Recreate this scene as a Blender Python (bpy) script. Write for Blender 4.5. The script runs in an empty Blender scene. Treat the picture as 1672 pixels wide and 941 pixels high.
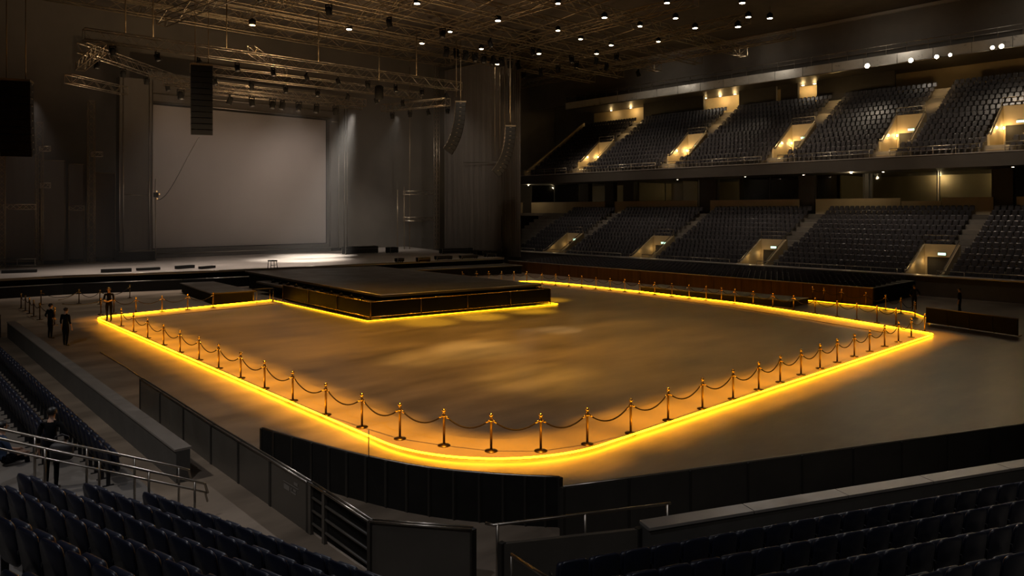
import bpy, bmesh, math, random
from mathutils import Vector, Matrix

random.seed(7)
SC = bpy.context.scene
COL = SC.collection
PI = math.pi

# ------------------------------------------------------------------ camera frame
CAM_H = 6.5
FPX = 1190.0            # focal length in pixels of the 1672 px wide frame
U0, V0 = 836.0, 344.0   # principal column, horizon row
TH = math.radians(42.3) # heading, from +Y towards +X
SN, CS = math.sin(TH), math.cos(TH)


def ray(u):
    t = (u - U0) / FPX
    return (SN + CS * t, CS - SN * t)


def at(u, v, z=0.0):
    """world point at height z seen along (u, v): used to survey the hall"""
    d = (CAM_H - z) * FPX / (v - V0)
    rx, ry = ray(u)
    return Vector((rx * d, ry * d, z))


def on_y(u, v, y):
    rx, ry = ray(u)
    d = y / ry
    return Vector((rx * d, y, CAM_H - (v - V0) / FPX * d))


def on_x(u, v, x):
    rx, ry = ray(u)
    d = x / rx
    return Vector((x, ry * d, CAM_H - (v - V0) / FPX * d))


def proj(p):
    d = p[0] * SN + p[1] * CS
    if d < 0.3:
        return None
    lat = p[0] * CS - p[1] * SN
    return (U0 + FPX * lat / d, V0 + FPX * (CAM_H - p[2]) / d, d)


cam_d = bpy.data.cameras.new('camera')
cam_d.sensor_width = 36.0
cam_d.lens = 36.0 * FPX / 1672.0
cam_d.shift_y = (V0 - 470.5) / 1672.0
cam_d.clip_end = 400
cam_d.clip_start = 0.1
cam = bpy.data.objects.new('camera', cam_d)
cam.location = (0, 0, CAM_H)
cam.rotation_euler = (PI / 2, 0, -TH)
COL.objects.link(cam)
SC.camera = cam

# ------------------------------------------------------------------ materials
def mat(name, color, rough=0.5, metal=0.0, noise=0.0, nscale=3.0, rnoise=0.0, spec=0.5,
        emit=None, estr=0.0, bump=0.0, stretch=None, ndetail=6):
    m = bpy.data.materials.new(name)
    m.use_nodes = True
    nt = m.node_tree
    b = nt.nodes['Principled BSDF']
    b.inputs['Base Color'].default_value = (*color, 1)
    b.inputs['Roughness'].default_value = rough
    b.inputs['Metallic'].default_value = metal
    b.inputs['Specular IOR Level'].default_value = spec
    if noise or rnoise or bump:
        tc = nt.nodes.new('ShaderNodeTexCoord')
        mp = nt.nodes.new('ShaderNodeMapping')
        if stretch:
            mp.inputs['Scale'].default_value = stretch
        nz = nt.nodes.new('ShaderNodeTexNoise')
        nz.inputs['Scale'].default_value = nscale
        nz.inputs['Detail'].default_value = ndetail
        nz.inputs['Roughness'].default_value = 0.62
        nt.links.new(tc.outputs['Object'], mp.inputs['Vector'])
        nt.links.new(mp.outputs['Vector'], nz.inputs['Vector'])
        if noise:
            cr = nt.nodes.new('ShaderNodeValToRGB')
            cr.color_ramp.elements[0].position = 0.25
            cr.color_ramp.elements[1].position = 0.75
            cr.color_ramp.elements[0].color = (*[c * (1 - noise) for c in color], 1)
            cr.color_ramp.elements[1].color = (*[min(1, c * (1 + noise)) for c in color], 1)
            nt.links.new(nz.outputs['Fac'], cr.inputs['Fac'])
            nt.links.new(cr.outputs['Color'], b.inputs['Base Color'])
        if rnoise:
            mr = nt.nodes.new('ShaderNodeMapRange')
            mr.inputs['From Min'].default_value = 0.3
            mr.inputs['From Max'].default_value = 0.7
            mr.inputs['To Min'].default_value = max(0.03, rough - rnoise)
            mr.inputs['To Max'].default_value = min(1, rough + rnoise)
            nt.links.new(nz.outputs['Fac'], mr.inputs['Value'])
            nt.links.new(mr.outputs['Result'], b.inputs['Roughness'])
        if bump:
            bp = nt.nodes.new('ShaderNodeBump')
            bp.inputs['Strength'].default_value = bump
            bp.inputs['Distance'].default_value = 0.02
            nt.links.new(nz.outputs['Fac'], bp.inputs['Height'])
            nt.links.new(bp.outputs['Normal'], b.inputs['Normal'])
    if emit:
        b.inputs['Emission Color'].default_value = (*emit, 1)
        b.inputs['Emission Strength'].default_value = estr
    return m


M = {}
M['floor'] = mat('polished_concrete', (0.235, 0.185, 0.14), 0.34, spec=0.4, noise=0.58, nscale=0.26, rnoise=0.06, stretch=(0.6, 1.8, 1), ndetail=6)
M['band'] = mat('border_flooring', (0.25, 0.19, 0.135), 0.40, noise=0.15, nscale=0.5, rnoise=0.06)
M['concrete'] = mat('terrace_concrete', (0.13, 0.115, 0.10), 0.7, noise=0.2, nscale=1.2)
M['ledge'] = mat('ledge_wall_paint', (0.092, 0.086, 0.078), 0.6, spec=0.2, noise=0.15, nscale=1.5)
M['cap'] = mat('ledge_cap_metal', (0.36, 0.33, 0.30), 0.38, metal=0.4, noise=0.15, nscale=2, rnoise=0.1)
M['board'] = mat('barrier_panel', (0.085, 0.075, 0.062), 0.42, noise=0.18, nscale=1.0, rnoise=0.08)
M['blackboard'] = mat('black_barrier', (0.016, 0.015, 0.0135), 0.75, spec=0.08, noise=0.25, nscale=1.2)
M['rail'] = mat('brushed_steel_rail', (0.40, 0.36, 0.31), 0.32, metal=1.0)
M['steel'] = mat('truss_aluminium', (0.52, 0.44, 0.34), 0.33, metal=1.0, noise=0.2, nscale=2)
M['darksteel'] = mat('dark_rigging_steel', (0.30, 0.235, 0.15), 0.45, metal=0.8, noise=0.2, nscale=2)
M['brass'] = mat('polished_brass', (0.85, 0.58, 0.22), 0.2, metal=1.0)
M['bronze'] = mat('aged_brass_post', (0.15, 0.095, 0.045), 0.28, metal=1.0)
M['rope'] = mat('dark_velvet_rope', (0.014, 0.008, 0.006), 0.7, spec=0.2)
M['seat'] = mat('navy_seat_shell', (0.010, 0.0125, 0.026), 0.34, noise=0.15, nscale=6, rnoise=0.05)
M['seatpad'] = mat('navy_seat_pad', (0.013, 0.016, 0.030), 0.42, noise=0.2, nscale=9)
M['seatleg'] = mat('seat_bracket', (0.03, 0.03, 0.034), 0.4, metal=0.5)
M['farseat'] = mat('slate_seat_plastic', (0.040, 0.038, 0.043), 0.24, noise=0.2, nscale=0.8)
M['black'] = mat('black_paint', (0.009, 0.0085, 0.008), 0.75, spec=0.10, noise=0.2, nscale=2)
M['blackgloss'] = mat('black_gloss_skirt', (0.006, 0.0055, 0.005), 0.5, noise=0.3, nscale=0.8, rnoise=0.05, spec=0.08)
M['deck'] = mat('thrust_deck', (0.062, 0.053, 0.046), 0.42, noise=0.25, nscale=0.5, rnoise=0.1)
M['stagefloor'] = mat('stage_floor', (0.34, 0.30, 0.265), 0.4, noise=0.3, nscale=0.3, rnoise=0.1, stretch=(0.4, 1.6, 1))
M['screen'] = mat('projection_screen', (0.40, 0.365, 0.345), 0.75, noise=0.05, nscale=0.3)
M['flat'] = mat('stage_flat_grey', (0.085, 0.074, 0.064), 0.6, noise=0.15, nscale=0.6, stretch=(3, 3, 0.3))
M['wall'] = mat('hall_wall_dark', (0.11, 0.096, 0.08), 0.75, noise=0.2, nscale=0.3)
M['drape'] = mat('black_drape', (0.085, 0.072, 0.058), 0.85, noise=0.3, nscale=0.8, stretch=(6, 6, 0.2))
M['ceiling'] = mat('ceiling_deck', (0.060, 0.046, 0.033), 0.8, noise=0.3, nscale=0.5)
M['trimgrey'] = mat('grey_edge_trim', (0.30, 0.27, 0.23), 0.5)
M['silver'] = mat('silver_fascia', (0.50, 0.48, 0.44), 0.34, metal=0.25, noise=0.12, nscale=1.5, rnoise=0.1)
M['beige'] = mat('beige_wall', (0.42, 0.33, 0.19), 0.6, noise=0.08, nscale=1.0)
M['beigepanel'] = mat('beige_low_panel', (0.34, 0.27, 0.17), 0.6, noise=0.1, nscale=0.8)
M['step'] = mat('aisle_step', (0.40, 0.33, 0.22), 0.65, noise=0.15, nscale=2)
M['stepriser'] = mat('shaded_step_riser', (0.20, 0.16, 0.11), 0.7, noise=0.15, nscale=2)  # concrete darkened below the tread tone, painting the riser's shade
M['lowriser'] = mat('shaded_riser', (0.05, 0.043, 0.034), 0.7, noise=0.15, nscale=2)  # shade painted into the lower tier risers so the treads look lit
M['fence'] = mat('charcoal_board', (0.045, 0.041, 0.035), 0.6, spec=0.2, noise=0.2, nscale=1.0)
M['seam'] = mat('panel_seam', (0.022, 0.020, 0.017), 0.5, noise=0.1, nscale=2)
M['brown'] = mat('brown_panelling', (0.085, 0.044, 0.016), 0.55, spec=0.12, noise=0.35, nscale=0.6, stretch=(2, 4, 0.25))
M['fascia'] = mat('balcony_fascia', (0.040, 0.034, 0.028), 0.5, noise=0.2, nscale=0.5)
M['suite'] = mat('suite_wall', (0.32, 0.26, 0.16), 0.7, noise=0.12, nscale=0.6)
M['pier'] = mat('dark_pier', (0.035, 0.031, 0.026), 0.6, noise=0.15, nscale=1)
M['speaker'] = mat('speaker_cabinet', (0.004, 0.004, 0.004), 0.55, noise=0.2, nscale=5)
M['grille'] = mat('speaker_grille', (0.003, 0.003, 0.003), 0.7, spec=0.2, noise=0.5, nscale=40)
M['cable'] = mat('black_cable', (0.02, 0.018, 0.016), 0.6)
M['doorway'] = mat('doorway_shade', (0.012, 0.010, 0.008), 0.8, noise=0.1, nscale=1)  # near-black colour standing for the unlit passage
M['skin'] = mat('skin', (0.42, 0.25, 0.17), 0.5, noise=0.06, nscale=8)
M['hair'] = mat('dark_hair', (0.012, 0.010, 0.009), 0.5, noise=0.3, nscale=30)
M['shirt'] = mat('black_shirt', (0.006, 0.006, 0.007), 0.85, spec=0.1, noise=0.3, nscale=6)
M['blueshirt'] = mat('blue_shirt', (0.03, 0.055, 0.11), 0.8, noise=0.3, nscale=6)
M['trousers'] = mat('black_trousers', (0.005, 0.005, 0.006), 0.85, spec=0.1, noise=0.3, nscale=6)
M['shoe'] = mat('black_shoe', (0.010, 0.009, 0.009), 0.4, noise=0.2, nscale=9)
M['bag'] = mat('charcoal_bag', (0.035, 0.033, 0.035), 0.6, noise=0.3, nscale=8)
M['white'] = mat('pale_print', (0.20, 0.18, 0.16), 0.6)
M['lens'] = mat('lamp_lens', (0.25, 0.24, 0.22), 0.08, metal=0.7)
M['led'] = mat('amber_led', (1, 0.6, 0.1), 0.5, emit=(1.0, 0.40, 0.003), estr=26.0)
M['led_outer'] = mat('amber_led_outer', (1, 0.6, 0.1), 0.5, emit=(1.0, 0.40, 0.003), estr=9.0)
M['led_dim'] = mat('amber_led_dim', (1, 0.6, 0.1), 0.5, emit=(1.0, 0.46, 0.004), estr=9.0)
M['lamp'] = mat('warm_white_lamp', (1, 1, 1), 0.5, emit=(1.0, 0.80, 0.55), estr=26.0)
M['lampamber'] = mat('amber_lamp', (1, 0.8, 0.5), 0.5, emit=(1.0, 0.62, 0.22), estr=14.0)
M['bulb'] = mat('wall_lamp_bulb', (1, 0.9, 0.7), 0.5, emit=(1.0, 0.66, 0.24), estr=16.0)
M['exit'] = mat('green_exit_sign', (0.3, 0.8, 0.5), 0.5, emit=(0.62, 1.0, 0.72), estr=1.6)
M['indicator'] = mat('amber_indicator', (1, 0.7, 0.4), 0.5, emit=(1.0, 0.5, 0.16), estr=0.9)
for k in ('indicator', 'lamp', 'lampamber', 'bulb', 'exit'):
    M[k].cycles.emission_sampling = 'NONE'


def glass_mat():
    m = bpy.data.materials.new('suite_glass')
    m.use_nodes = True
    nt = m.node_tree
    nt.nodes.remove(nt.nodes['Principled BSDF'])
    out = nt.nodes['Material Output']
    mix = nt.nodes.new('ShaderNodeMixShader')
    tr = nt.nodes.new('ShaderNodeBsdfTransparent')
    tr.inputs['Color'].default_value = (0.72, 0.72, 0.66, 1)
    gl = nt.nodes.new('ShaderNodeBsdfGlossy')
    gl.inputs['Roughness'].default_value = 0.05
    gl.inputs['Color'].default_value = (0.8, 0.8, 0.8, 1)
    fr = nt.nodes.new('ShaderNodeFresnel')
    fr.inputs['IOR'].default_value = 1.5
    nt.links.new(fr.outputs['Fac'], mix.inputs['Fac'])
    nt.links.new(tr.outputs['BSDF'], mix.inputs[1])
    nt.links.new(gl.outputs['BSDF'], mix.inputs[2])
    nt.links.new(mix.outputs['Shader'], out.inputs['Surface'])
    return m


M['glass'] = glass_mat()

# ------------------------------------------------------------------ mesh helpers
class MB:
    def __init__(self):
        self.v = []
        self.f = []
        self.smooth = []

    def add(self, verts, faces, smooth=False):
        b = len(self.v)
        self.v.extend([tuple(p) for p in verts])
        self.f.extend([tuple(b + i for i in f) for f in faces])
        self.smooth.extend([smooth] * len(faces))
        return self

    def hexa(self, p):
        """p: 4 bottom corners (ccw) then 4 top corners"""
        return self.add(p, [(3, 2, 1, 0), (4, 5, 6, 7), (0, 1, 5, 4), (1, 2, 6, 5), (2, 3, 7, 6), (3, 0, 4, 7)])

    def box(self, lo, hi):
        x0, y0, z0 = lo
        x1, y1, z1 = hi
        return self.hexa([(x0, y0, z0), (x1, y0, z0), (x1, y1, z0), (x0, y1, z0),
                          (x0, y0, z1), (x1, y0, z1), (x1, y1, z1), (x0, y1, z1)])

    def wallseg(self, a, b, z0, z1, t, side=0.5):
        """upright slab from a to b (2D), thickness t; side=fraction of the thickness to the left of a->b"""
        a, b = Vector(a[:2]), Vector(b[:2])
        d = (b - a).normalized()
        n = Vector((-d.y, d.x))
        l, r = n * t * side, -n * t * (1 - side)
        q = [a + r, b + r, b + l, a + l]
        return self.hexa([(p.x, p.y, z0) for p in q] + [(p.x, p.y, z1) for p in q])

    def prism(self, poly, z0, z1):
        n = len(poly)
        vs = [(p[0], p[1], z0) for p in poly] + [(p[0], p[1], z1) for p in poly]
        fs = [tuple(range(n - 1, -1, -1)), tuple(range(n, 2 * n))]
        fs += [(i, (i + 1) % n, n + (i + 1) % n, n + i) for i in range(n)]
        return self.add(vs, fs)

    def prism_y(self, poly, y0, y1):
        """poly in (x, z), extruded along y"""
        n = len(poly)
        vs = [(p[0], y0, p[1]) for p in poly] + [(p[0], y1, p[1]) for p in poly]
        fs = [tuple(range(n)), tuple(range(2 * n - 1, n - 1, -1))]
        fs += [((i + 1) % n, i, n + i, n + (i + 1) % n) for i in range(n)]
        return self.add(vs, fs)

    def bar(self, p, q, r, n=6, cap=True, r2=None):
        p, q = Vector(p), Vector(q)
        d = q - p
        if d.length < 1e-6:
            return self
        d.normalize()
        up = Vector((0, 0, 1)) if abs(d.z) < 0.95 else Vector((1, 0, 0))
        s = d.cross(up).normalized()
        t = s.cross(d)
        r2 = r if r2 is None else r2
        vs = []
        for c, rr in ((p, r), (q, r2)):
            for i in range(n):
                a = 2 * PI * i / n + PI / n
                vs.append(c + s * math.cos(a) * rr + t * math.sin(a) * rr)
        fs = [(i, (i + 1) % n, n + (i + 1) % n, n + i) for i in range(n)]
        self.add(vs, fs, n > 5)
        if cap:
            self.add([], [])
            b = len(self.v) - 2 * n
            self.f += [tuple(b + i for i in range(n - 1, -1, -1)), tuple(b + n + i for i in range(n))]
            self.smooth += [False, False]
        return self

    def tube(self, pts, r, n=6, closed=False):
        pts = [Vector(p) for p in pts]
        m = len(pts)
        rings = []
        for i, p in enumerate(pts):
            a = pts[(i - 1) % m] if (closed or i > 0) else p
            c = pts[(i + 1) % m] if (closed or i < m - 1) else p
            d = (c - a).normalized()
            up = Vector((0, 0, 1)) if abs(d.z) < 0.95 else Vector((1, 0, 0))
            s = d.cross(up).normalized()
            t = s.cross(d)
            rings.append([p + s * math.cos(2 * PI * k / n) * r + t * math.sin(2 * PI * k / n) * r for k in range(n)])
        vs = [q for ring in rings for q in ring]
        fs = []
        for i in range(m if closed else m - 1):
            j = (i + 1) % m
            for k in range(n):
                k2 = (k + 1) % n
                fs.append((i * n + k, i * n + k2, j * n + k2, j * n + k))
        if not closed:
            fs += [tuple(range(n - 1, -1, -1)), tuple((m - 1) * n + k for k in range(n))]
        return self.add(vs, fs, True)

    def lathe(self, prof, n=16, c=(0, 0, 0)):
        """prof: (radius, z) from bottom to top"""
        vs, fs = [], []
        for r, z in prof:
            for k in range(n):
                a = 2 * PI * k / n
                vs.append((c[0] + r * math.cos(a), c[1] + r * math.sin(a), c[2] + z))
        for i in range(len(prof) - 1):
            for k in range(n):
                k2 = (k + 1) % n
                fs.append((i * n + k, i * n + k2, (i + 1) * n + k2, (i + 1) * n + k))
        fs += [tuple(range(n - 1, -1, -1)), tuple((len(prof) - 1) * n + k for k in range(n))]
        return self.add(vs, fs, True)

    def rslab(self, w, h, t, r, c=(0, 0, 0), tilt=0.0, bev=0.012, only_top=False, seg=4):
        """rounded slab in the local y-z plane: width w along y, height h along z, thickness t along x, tilted back about y, c = bottom middle"""
        out = []
        for cy, cz, a0 in ((w / 2 - r, h - r, 0), (-w / 2 + r, h - r, 90), (-w / 2 + r, r, 180), (w / 2 - r, r, 270)):
            if only_top and a0 >= 180:
                out.append((w / 2 if a0 == 270 else -w / 2, 0.0))
                continue
            for k in range(seg + 1):
                a = math.radians(a0 + 90 * k / seg)
                out.append((cy + r * math.cos(a), cz + r * math.sin(a)))
        n = len(out)
        ca, sa = math.cos(tilt), math.sin(tilt)
        cy0, cz0 = 0, h / 2

        def P(x, y, z, s):
            yy, zz = y * s, cz0 + (z - cz0) * s
            return (c[0] + x * ca - zz * sa, c[1] + yy, c[2] + zz * ca + x * sa)
        s = 1 - 2 * bev / max(w, h)
        vs = []
        for x, sc in ((-t / 2, s), (-t / 2 + bev, 1), (t / 2 - bev, 1), (t / 2, s)):
            vs += [P(x, y, z, sc) for y, z in out]
        fs = [tuple(range(n - 1, -1, -1)), tuple(3 * n + i for i in range(n))]
        fl = [False, False]
        for k in range(3):
            for i in range(n):
                j = (i + 1) % n
                fs.append((k * n + i, k * n + j, (k + 1) * n + j, (k + 1) * n + i))
        b = len(self.v)
        self.add(vs, fs, True)
        return self

    def mesh(self, name):
        me = bpy.data.meshes.new(name)
        me.from_pydata(self.v, [], self.f)
        me.polygons.foreach_set('use_smooth', self.smooth)
        me.validate()
        me.update()
        return me

    def build(self, name, m, parent=None, fix=True):
        me = self.mesh(name)
        if fix:
            bm = bmesh.new()
            bm.from_mesh(me)
            bmesh.ops.recalc_face_normals(bm, faces=bm.faces)
            bm.to_mesh(me)
            bm.free()
        me.materials.append(M[m] if isinstance(m, str) else m)
        o = bpy.data.objects.new(name, me)
        COL.objects.link(o)
        if parent is not None:
            o.parent = parent
        return o


def tag(o, label, cat, group=None, kind=None):
    if label:
        o['label'] = label
    if cat:
        o['category'] = cat
    if group:
        o['group'] = group
    if kind:
        o['kind'] = kind
    return o


def thing(name, label, cat, loc=(0, 0, 0), rz=0.0, group=None):
    o = bpy.data.objects.new(name, None)
    o.empty_display_size = 0.2
    o.location = loc
    o.rotation_euler = (0, 0, rz)
    COL.objects.link(o)
    return tag(o, label, cat, group)


def struct(o):
    o['kind'] = 'structure'
    return o


KIDS = {}


def copy_tree(root, loc, rz, label=None, group=None, scale=None):
    kids = KIDS.get(root.name)
    if kids is None:
        kids = KIDS[root.name] = [(c, list(c.children)) for c in root.children]
    r = root.copy()
    COL.objects.link(r)
    r.location = loc
    r.rotation_euler = (0, 0, rz)
    if scale:
        r.scale = (scale,) * 3
    if label:
        r['label'] = label
    if group:
        r['group'] = group
    for c, subs in kids:
        cc = c.copy()
        COL.objects.link(cc)
        cc.parent = r
        for s in subs:
            d = s.copy()
            COL.objects.link(d)
            d.parent = cc
    return r


ONES = ['', 'first', 'second', 'third', 'fourth', 'fifth', 'sixth', 'seventh', 'eighth', 'ninth', 'tenth', 'eleventh', 'twelfth',
        'thirteenth', 'fourteenth', 'fifteenth', 'sixteenth', 'seventeenth', 'eighteenth', 'nineteenth']
TENS = ['', '', 'twent', 'thirt', 'fort', 'fift', 'sixt', 'sevent', 'eight', 'ninet']


def nth(n):
    if n < 20:
        return ONES[n]
    if n % 10 == 0:
        return TENS[n // 10] + 'ieth'
    return TENS[n // 10] + 'y-' + ONES[n % 10]


# ------------------------------------------------------------------ room shell
struct(MB().box((-25, -25, -0.3), (92, 92, 0.0)).build('floor', 'floor'))
struct(MB().box((-25, 20, 27.8), (92, 92, 28.3)).build('ceiling', 'ceiling'))
struct(MB().box((-25, 86, 0), (92, 86.5, 27.8)).build('wall_back', 'wall'))
struct(MB().box((88, -10, 0), (88.5, 86, 27.8)).build('wall_right', 'wall'))
struct(MB().box((-25.5, -25, 0), (-25, 86, 27.8)).build('wall_left', 'wall'))
struct(MB().box((82, 0, 22.8), (82.3, 86, 27.8)).build('wall_upper_right', 'wall'))
struct(MB().box((81.6, 0, 27.45), (82.0, 86, 27.75)).build('trim_1', 'trimgrey'))

# ------------------------------------------------------------------ glowing outline of the event floor
def arc(cx, cy, r, a0, a1, n):
    return [(cx + r * math.cos(math.radians(a0 + (a1 - a0) * i / n)), cy + r * math.sin(math.radians(a0 + (a1 - a0) * i / n))) for i in range(n + 1)]


outline = [(22.4, 50.2)] + arc(11.75, 48.5, 0.8, 100, 180, 6) + [(10.95, 33.0)] + arc(15.25, 17.4, 4.3, 180, 270, 18) + [(28, 13.15)] \
    + arc(41.45, 13.65, 0.4, 270, 345, 5) + [(43.9, 20.0), (45.6, 26.5), (46.3, 35.0), (46.55, 43.5)] + arc(44.3, 46.2, 2.0, 0, 60, 6) + [(41.0, 51.6), (36.6, 52.0)]


def offset_line(pts, off):
    res = []
    for i, p in enumerate(pts):
        a = Vector(pts[max(0, i - 1)])
        c = Vector(pts[min(len(pts) - 1, i + 1)])
        d = (c - a).normalized()
        n = Vector((-d.y, d.x))       # left of travel = inside
        res.append((p[0] + n.x * off, p[1] + n.y * off))
    return res


def resample(pts, step):
    out = [pts[0]]
    for a, b in zip(pts, pts[1:]):
        n = max(1, int(math.hypot(b[0] - a[0], b[1] - a[1]) / step))
        for i in range(1, n + 1):
            out.append((a[0] + (b[0] - a[0]) * i / n, a[1] + (b[1] - a[1]) * i / n))
    return out


corners = [((22.4, 50.2), 0), ((10.95, 49.25), 0.8), ((10.95, 13.1), 4.3), ((41.85, 13.25), 0.4), ((43.9, 20.0), 0), ((45.6, 26.5), 0), ((46.3, 35.0), 0),
           ((46.55, 43.5), 0), ((46.45, 48.6), 2.0), ((41.0, 51.6), 0), ((36.6, 52.0), 0)]


def inset(cs, off):
    """the outline moved inwards by off, its corners rounded"""
    P = [Vector(c[0]) for c in cs]
    L = []
    for a, b in zip(P, P[1:]):
        d = (b - a).normalized()
        n = Vector((-d.y, d.x)) * off
        L.append((a + n, d))
    Q = [L[0][0]]
    for (p, d), (q, e) in zip(L, L[1:]):
        den = d.x * e.y - d.y * e.x
        if abs(den) < 1e-4:
            Q.append(q)
        else:
            t = ((q.x - p.x) * e.y - (q.y - p.y) * e.x) / den
            Q.append(p + d * t)
    Q.append(L[-1][0] + L[-1][1] * (P[-1] - P[-2]).length)
    out = [tuple(Q[0])]
    for k in range(1, len(Q) - 1):
        r = max(cs[k][1] - off, 0.0) if cs[k][1] else 0.0
        d0, d1 = (Q[k] - Q[k - 1]).normalized(), (Q[k + 1] - Q[k]).normalized()
        ang = d0.angle(d1)
        if r < 0.05 or ang < 0.05:
            out.append(tuple(Q[k]))
            continue
        tl = r * math.tan(ang / 2)
        a = Q[k] - d0 * tl
        c = a + Vector((-d0.y, d0.x)) * r
        n = max(4, int(ang * 12))
        for i in range(n + 1):
            th = ang * i / n
            v = a - c
            out.append((c.x + v.x * math.cos(th) - v.y * math.sin(th), c.y + v.x * math.sin(th) + v.y * math.cos(th)))
    out.append(tuple(Q[-1]))
    return out


mb = MB().prism(inset(corners, 0.12) + inset(corners, 1.75)[::-1], 0.002, 0.035)
struct(mb.build('trim_2', 'band'))

strip = MB().tube([(p[0], p[1], 0.085) for p in outline], 0.026, 8).build('light_strip', 'led')
tag(strip, 'glowing amber light strip around the edge of the roped event floor', 'light strip')
outer = [(50.7, 36.0), (50.75, 27.0), (50.6, 20.0), (49.6, 17.0), (47.6, 15.5), (46.2, 14.9)]
o2 = MB().tube([(p[0], p[1], 0.075) for p in outer], 0.024, 8).build('light_strip', 'led_outer')
tag(o2, 'shorter amber light strip in front of the brown panelled seating bank', 'light strip')
thr_line = [(23.0, 50.0), (22.75, 37.45), (36.0, 35.55), (36.35, 43)]
o3 = MB().tube([(p[0], p[1], 0.05) for p in offset_line(thr_line, -0.5)], 0.022, 8).build('light_strip', 'led_dim')
tag(o3, 'thin amber light strip along the foot of the black thrust stage', 'light strip')

# ------------------------------------------------------------------ rope stanchions
def make_stanchion():
    t = thing('rope_stanchion', 'x', 'stanchion', (0, 0, 0), 0, 'brass-topped stanchions round the event floor')
    MB().lathe([(0.175, 0.0), (0.178, 0.012), (0.165, 0.026), (0.06, 0.04), (0.034, 0.055)], 20).build('base', 'bronze', t)
    MB().lathe([(0.034, 0.05), (0.034, 0.88), (0.034, 0.885)], 14).build('post', 'bronze', t)
    MB().lathe([(0.036, 0.79), (0.05, 0.80), (0.05, 0.845), (0.036, 0.855)], 14).build('rope_collar', 'brass', t)
    MB().lathe([(0.03, 0.885), (0.045, 0.89), (0.03, 0.905), (0.025, 0.92), (0.045, 0.937), (0.058, 0.965), (0.052, 0.995), (0.03, 1.016), (0.006, 1.022)], 14).build('ball_finial', 'brass', t)
    return t


st0 = make_stanchion()
ST_USED = [False]
N_ROPE = [0]


def stanchion(p, label):
    if not ST_USED[0]:
        ST_USED[0] = True
        st0.location = p
        st0['label'] = label
        return st0
    return copy_tree(st0, p, random.uniform(0, 6), label)


def rope(a, b, label, group='ropes hung between the stanchions', sag=0.3, m='rope', ha=0.82, hb=0.82, r=0.021):
    a, b = Vector(a), Vector(b)
    d = (b - a)
    L = d.to_2d().length
    dn = Vector((d.x, d.y, 0)).normalized()
    p0 = a + dn * 0.052 + Vector((0, 0, ha))
    p1 = b - dn * 0.052 + Vector((0, 0, hb))
    root = thing('barrier_rope', label, 'rope', (p0 + p1) / 2, 0, group)
    off = (p0 + p1) / 2
    pts = []
    n = 14
    for i in range(n + 1):
        s = i / n
        q = p0.lerp(p1, s) - off
        q.z -= sag * (1 - (2 * s - 1) ** 2) * min(1.0, L / 1.6)
        pts.append(q)
    MB().tube(pts[1:-1], r, 6).build('velvet_cord', m, root)
    MB().bar(pts[0], pts[1], r * 1.25, 6).build('brass_end', 'brass', root)
    MB().bar(pts[-2], pts[-1], r * 1.25, 6).build('brass_end', 'brass', root)


def row(px, where, z=0.036, sag=0.3, m='rope', rope_px=True):
    pts = [at(u, v, z) for u, v in px]
    for i, p in enumerate(pts):
        stanchion(p, 'brass-topped stanchion %s' % where(i + 1))
        if i and rope_px:
            rope(pts[i - 1], p, 'dark rope after the %s stanchion %s' % (nth(i), where(0)), sag=sag, m=m)
    return pts


def W(zero, fmt):
    return lambda i: (zero if i == 0 else fmt % nth(i))


left_edge = [(198, 533), (218, 542.5), (241, 552.5), (267, 564), (294, 576), (325, 588.5), (357, 602), (393, 618), (432, 635), (478, 655), (532, 678), (591, 698)]
curve = [(653, 717), (725, 728), (802, 737), (883, 737), (959, 726), (1030, 708), (1091, 687), (1147, 668), (1197, 652)]
front_edge = [(1239, 637), (1274, 624.5), (1308, 612.5), (1339, 602), (1367, 592), (1395, 582.5), (1420, 574), (1444.5, 566), (1467, 558.5), (1488, 551), (1510, 543.5)]
pl = row(left_edge, W('on the long glowing edge nearest the grey boards', 'on the long glowing edge, %s from the standing man at the corner'))
pc = row(curve, W('round the near curved corner', 'round the near curved corner, %s along it from the grey boards'))
pf = row(front_edge, W('on the glowing edge facing the concrete ledge', 'on the glowing edge facing the ledge, %s after the curved corner'))
rope(pl[-1], pc[0], 'dark rope joining the long glowing edge to the curved corner')
rope(pc[-1], pf[0], 'dark rope joining the curved corner to the edge facing the ledge')
far_edge = [(1463, 532), (1432, 527), (1399, 522), (1367, 517), (1331, 512), (1296, 507.5), (1262, 503), (1230, 499), (1200, 495.5), (1178, 492.5),
            (1153, 490), (1125, 487), (1097, 484), (1069, 481.3), (1044, 479), (1020, 476.5), (996, 474.3), (973, 472.3), (950, 470.3), (929, 468.3), (907, 466.5), (885, 464.5), (860, 462), (839, 461.3), (819, 461), (798, 461), (778, 461), (755, 461.5)]
row(far_edge, W('on the far glowing edge', 'on the far glowing edge, %s from the corner by the black barrier'), sag=0.33)
outer_row = [(1494, 519.5), (1471, 512), (1446, 506.5), (1414, 501), (1374, 496), (1345, 492.5), (1327, 490.5)]
row(outer_row, W('on the outer light strip by the brown bank', 'on the outer light strip by the brown bank, %s from the black barrier'), z=0.0, sag=0.33)
back_left = [(164.6, 513.5), (186, 511.5), (222, 512), (264.5, 509), (306.5, 506), (348, 502.5)]
row(back_left, W('on the short back edge before the stage', 'on the short back edge before the stage, %s from the standing man'), sag=0.28)
entry = [(34.5, 504), (41.5, 508), (48, 512.5), (55, 517), (65, 522.5), (89, 531)]
row(entry, W('in the close set entrance line', 'in the close-set entrance line beside the two men, %s from the stage'), z=0.0, sag=0.2, m='rope')
queue = [(67, 498), (129, 496), (163, 497), (212, 487)]
row(queue, W('in the line under the stage front', 'in the line under the stage front, %s from the entrance'), z=0.0, sag=0.35)
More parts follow.
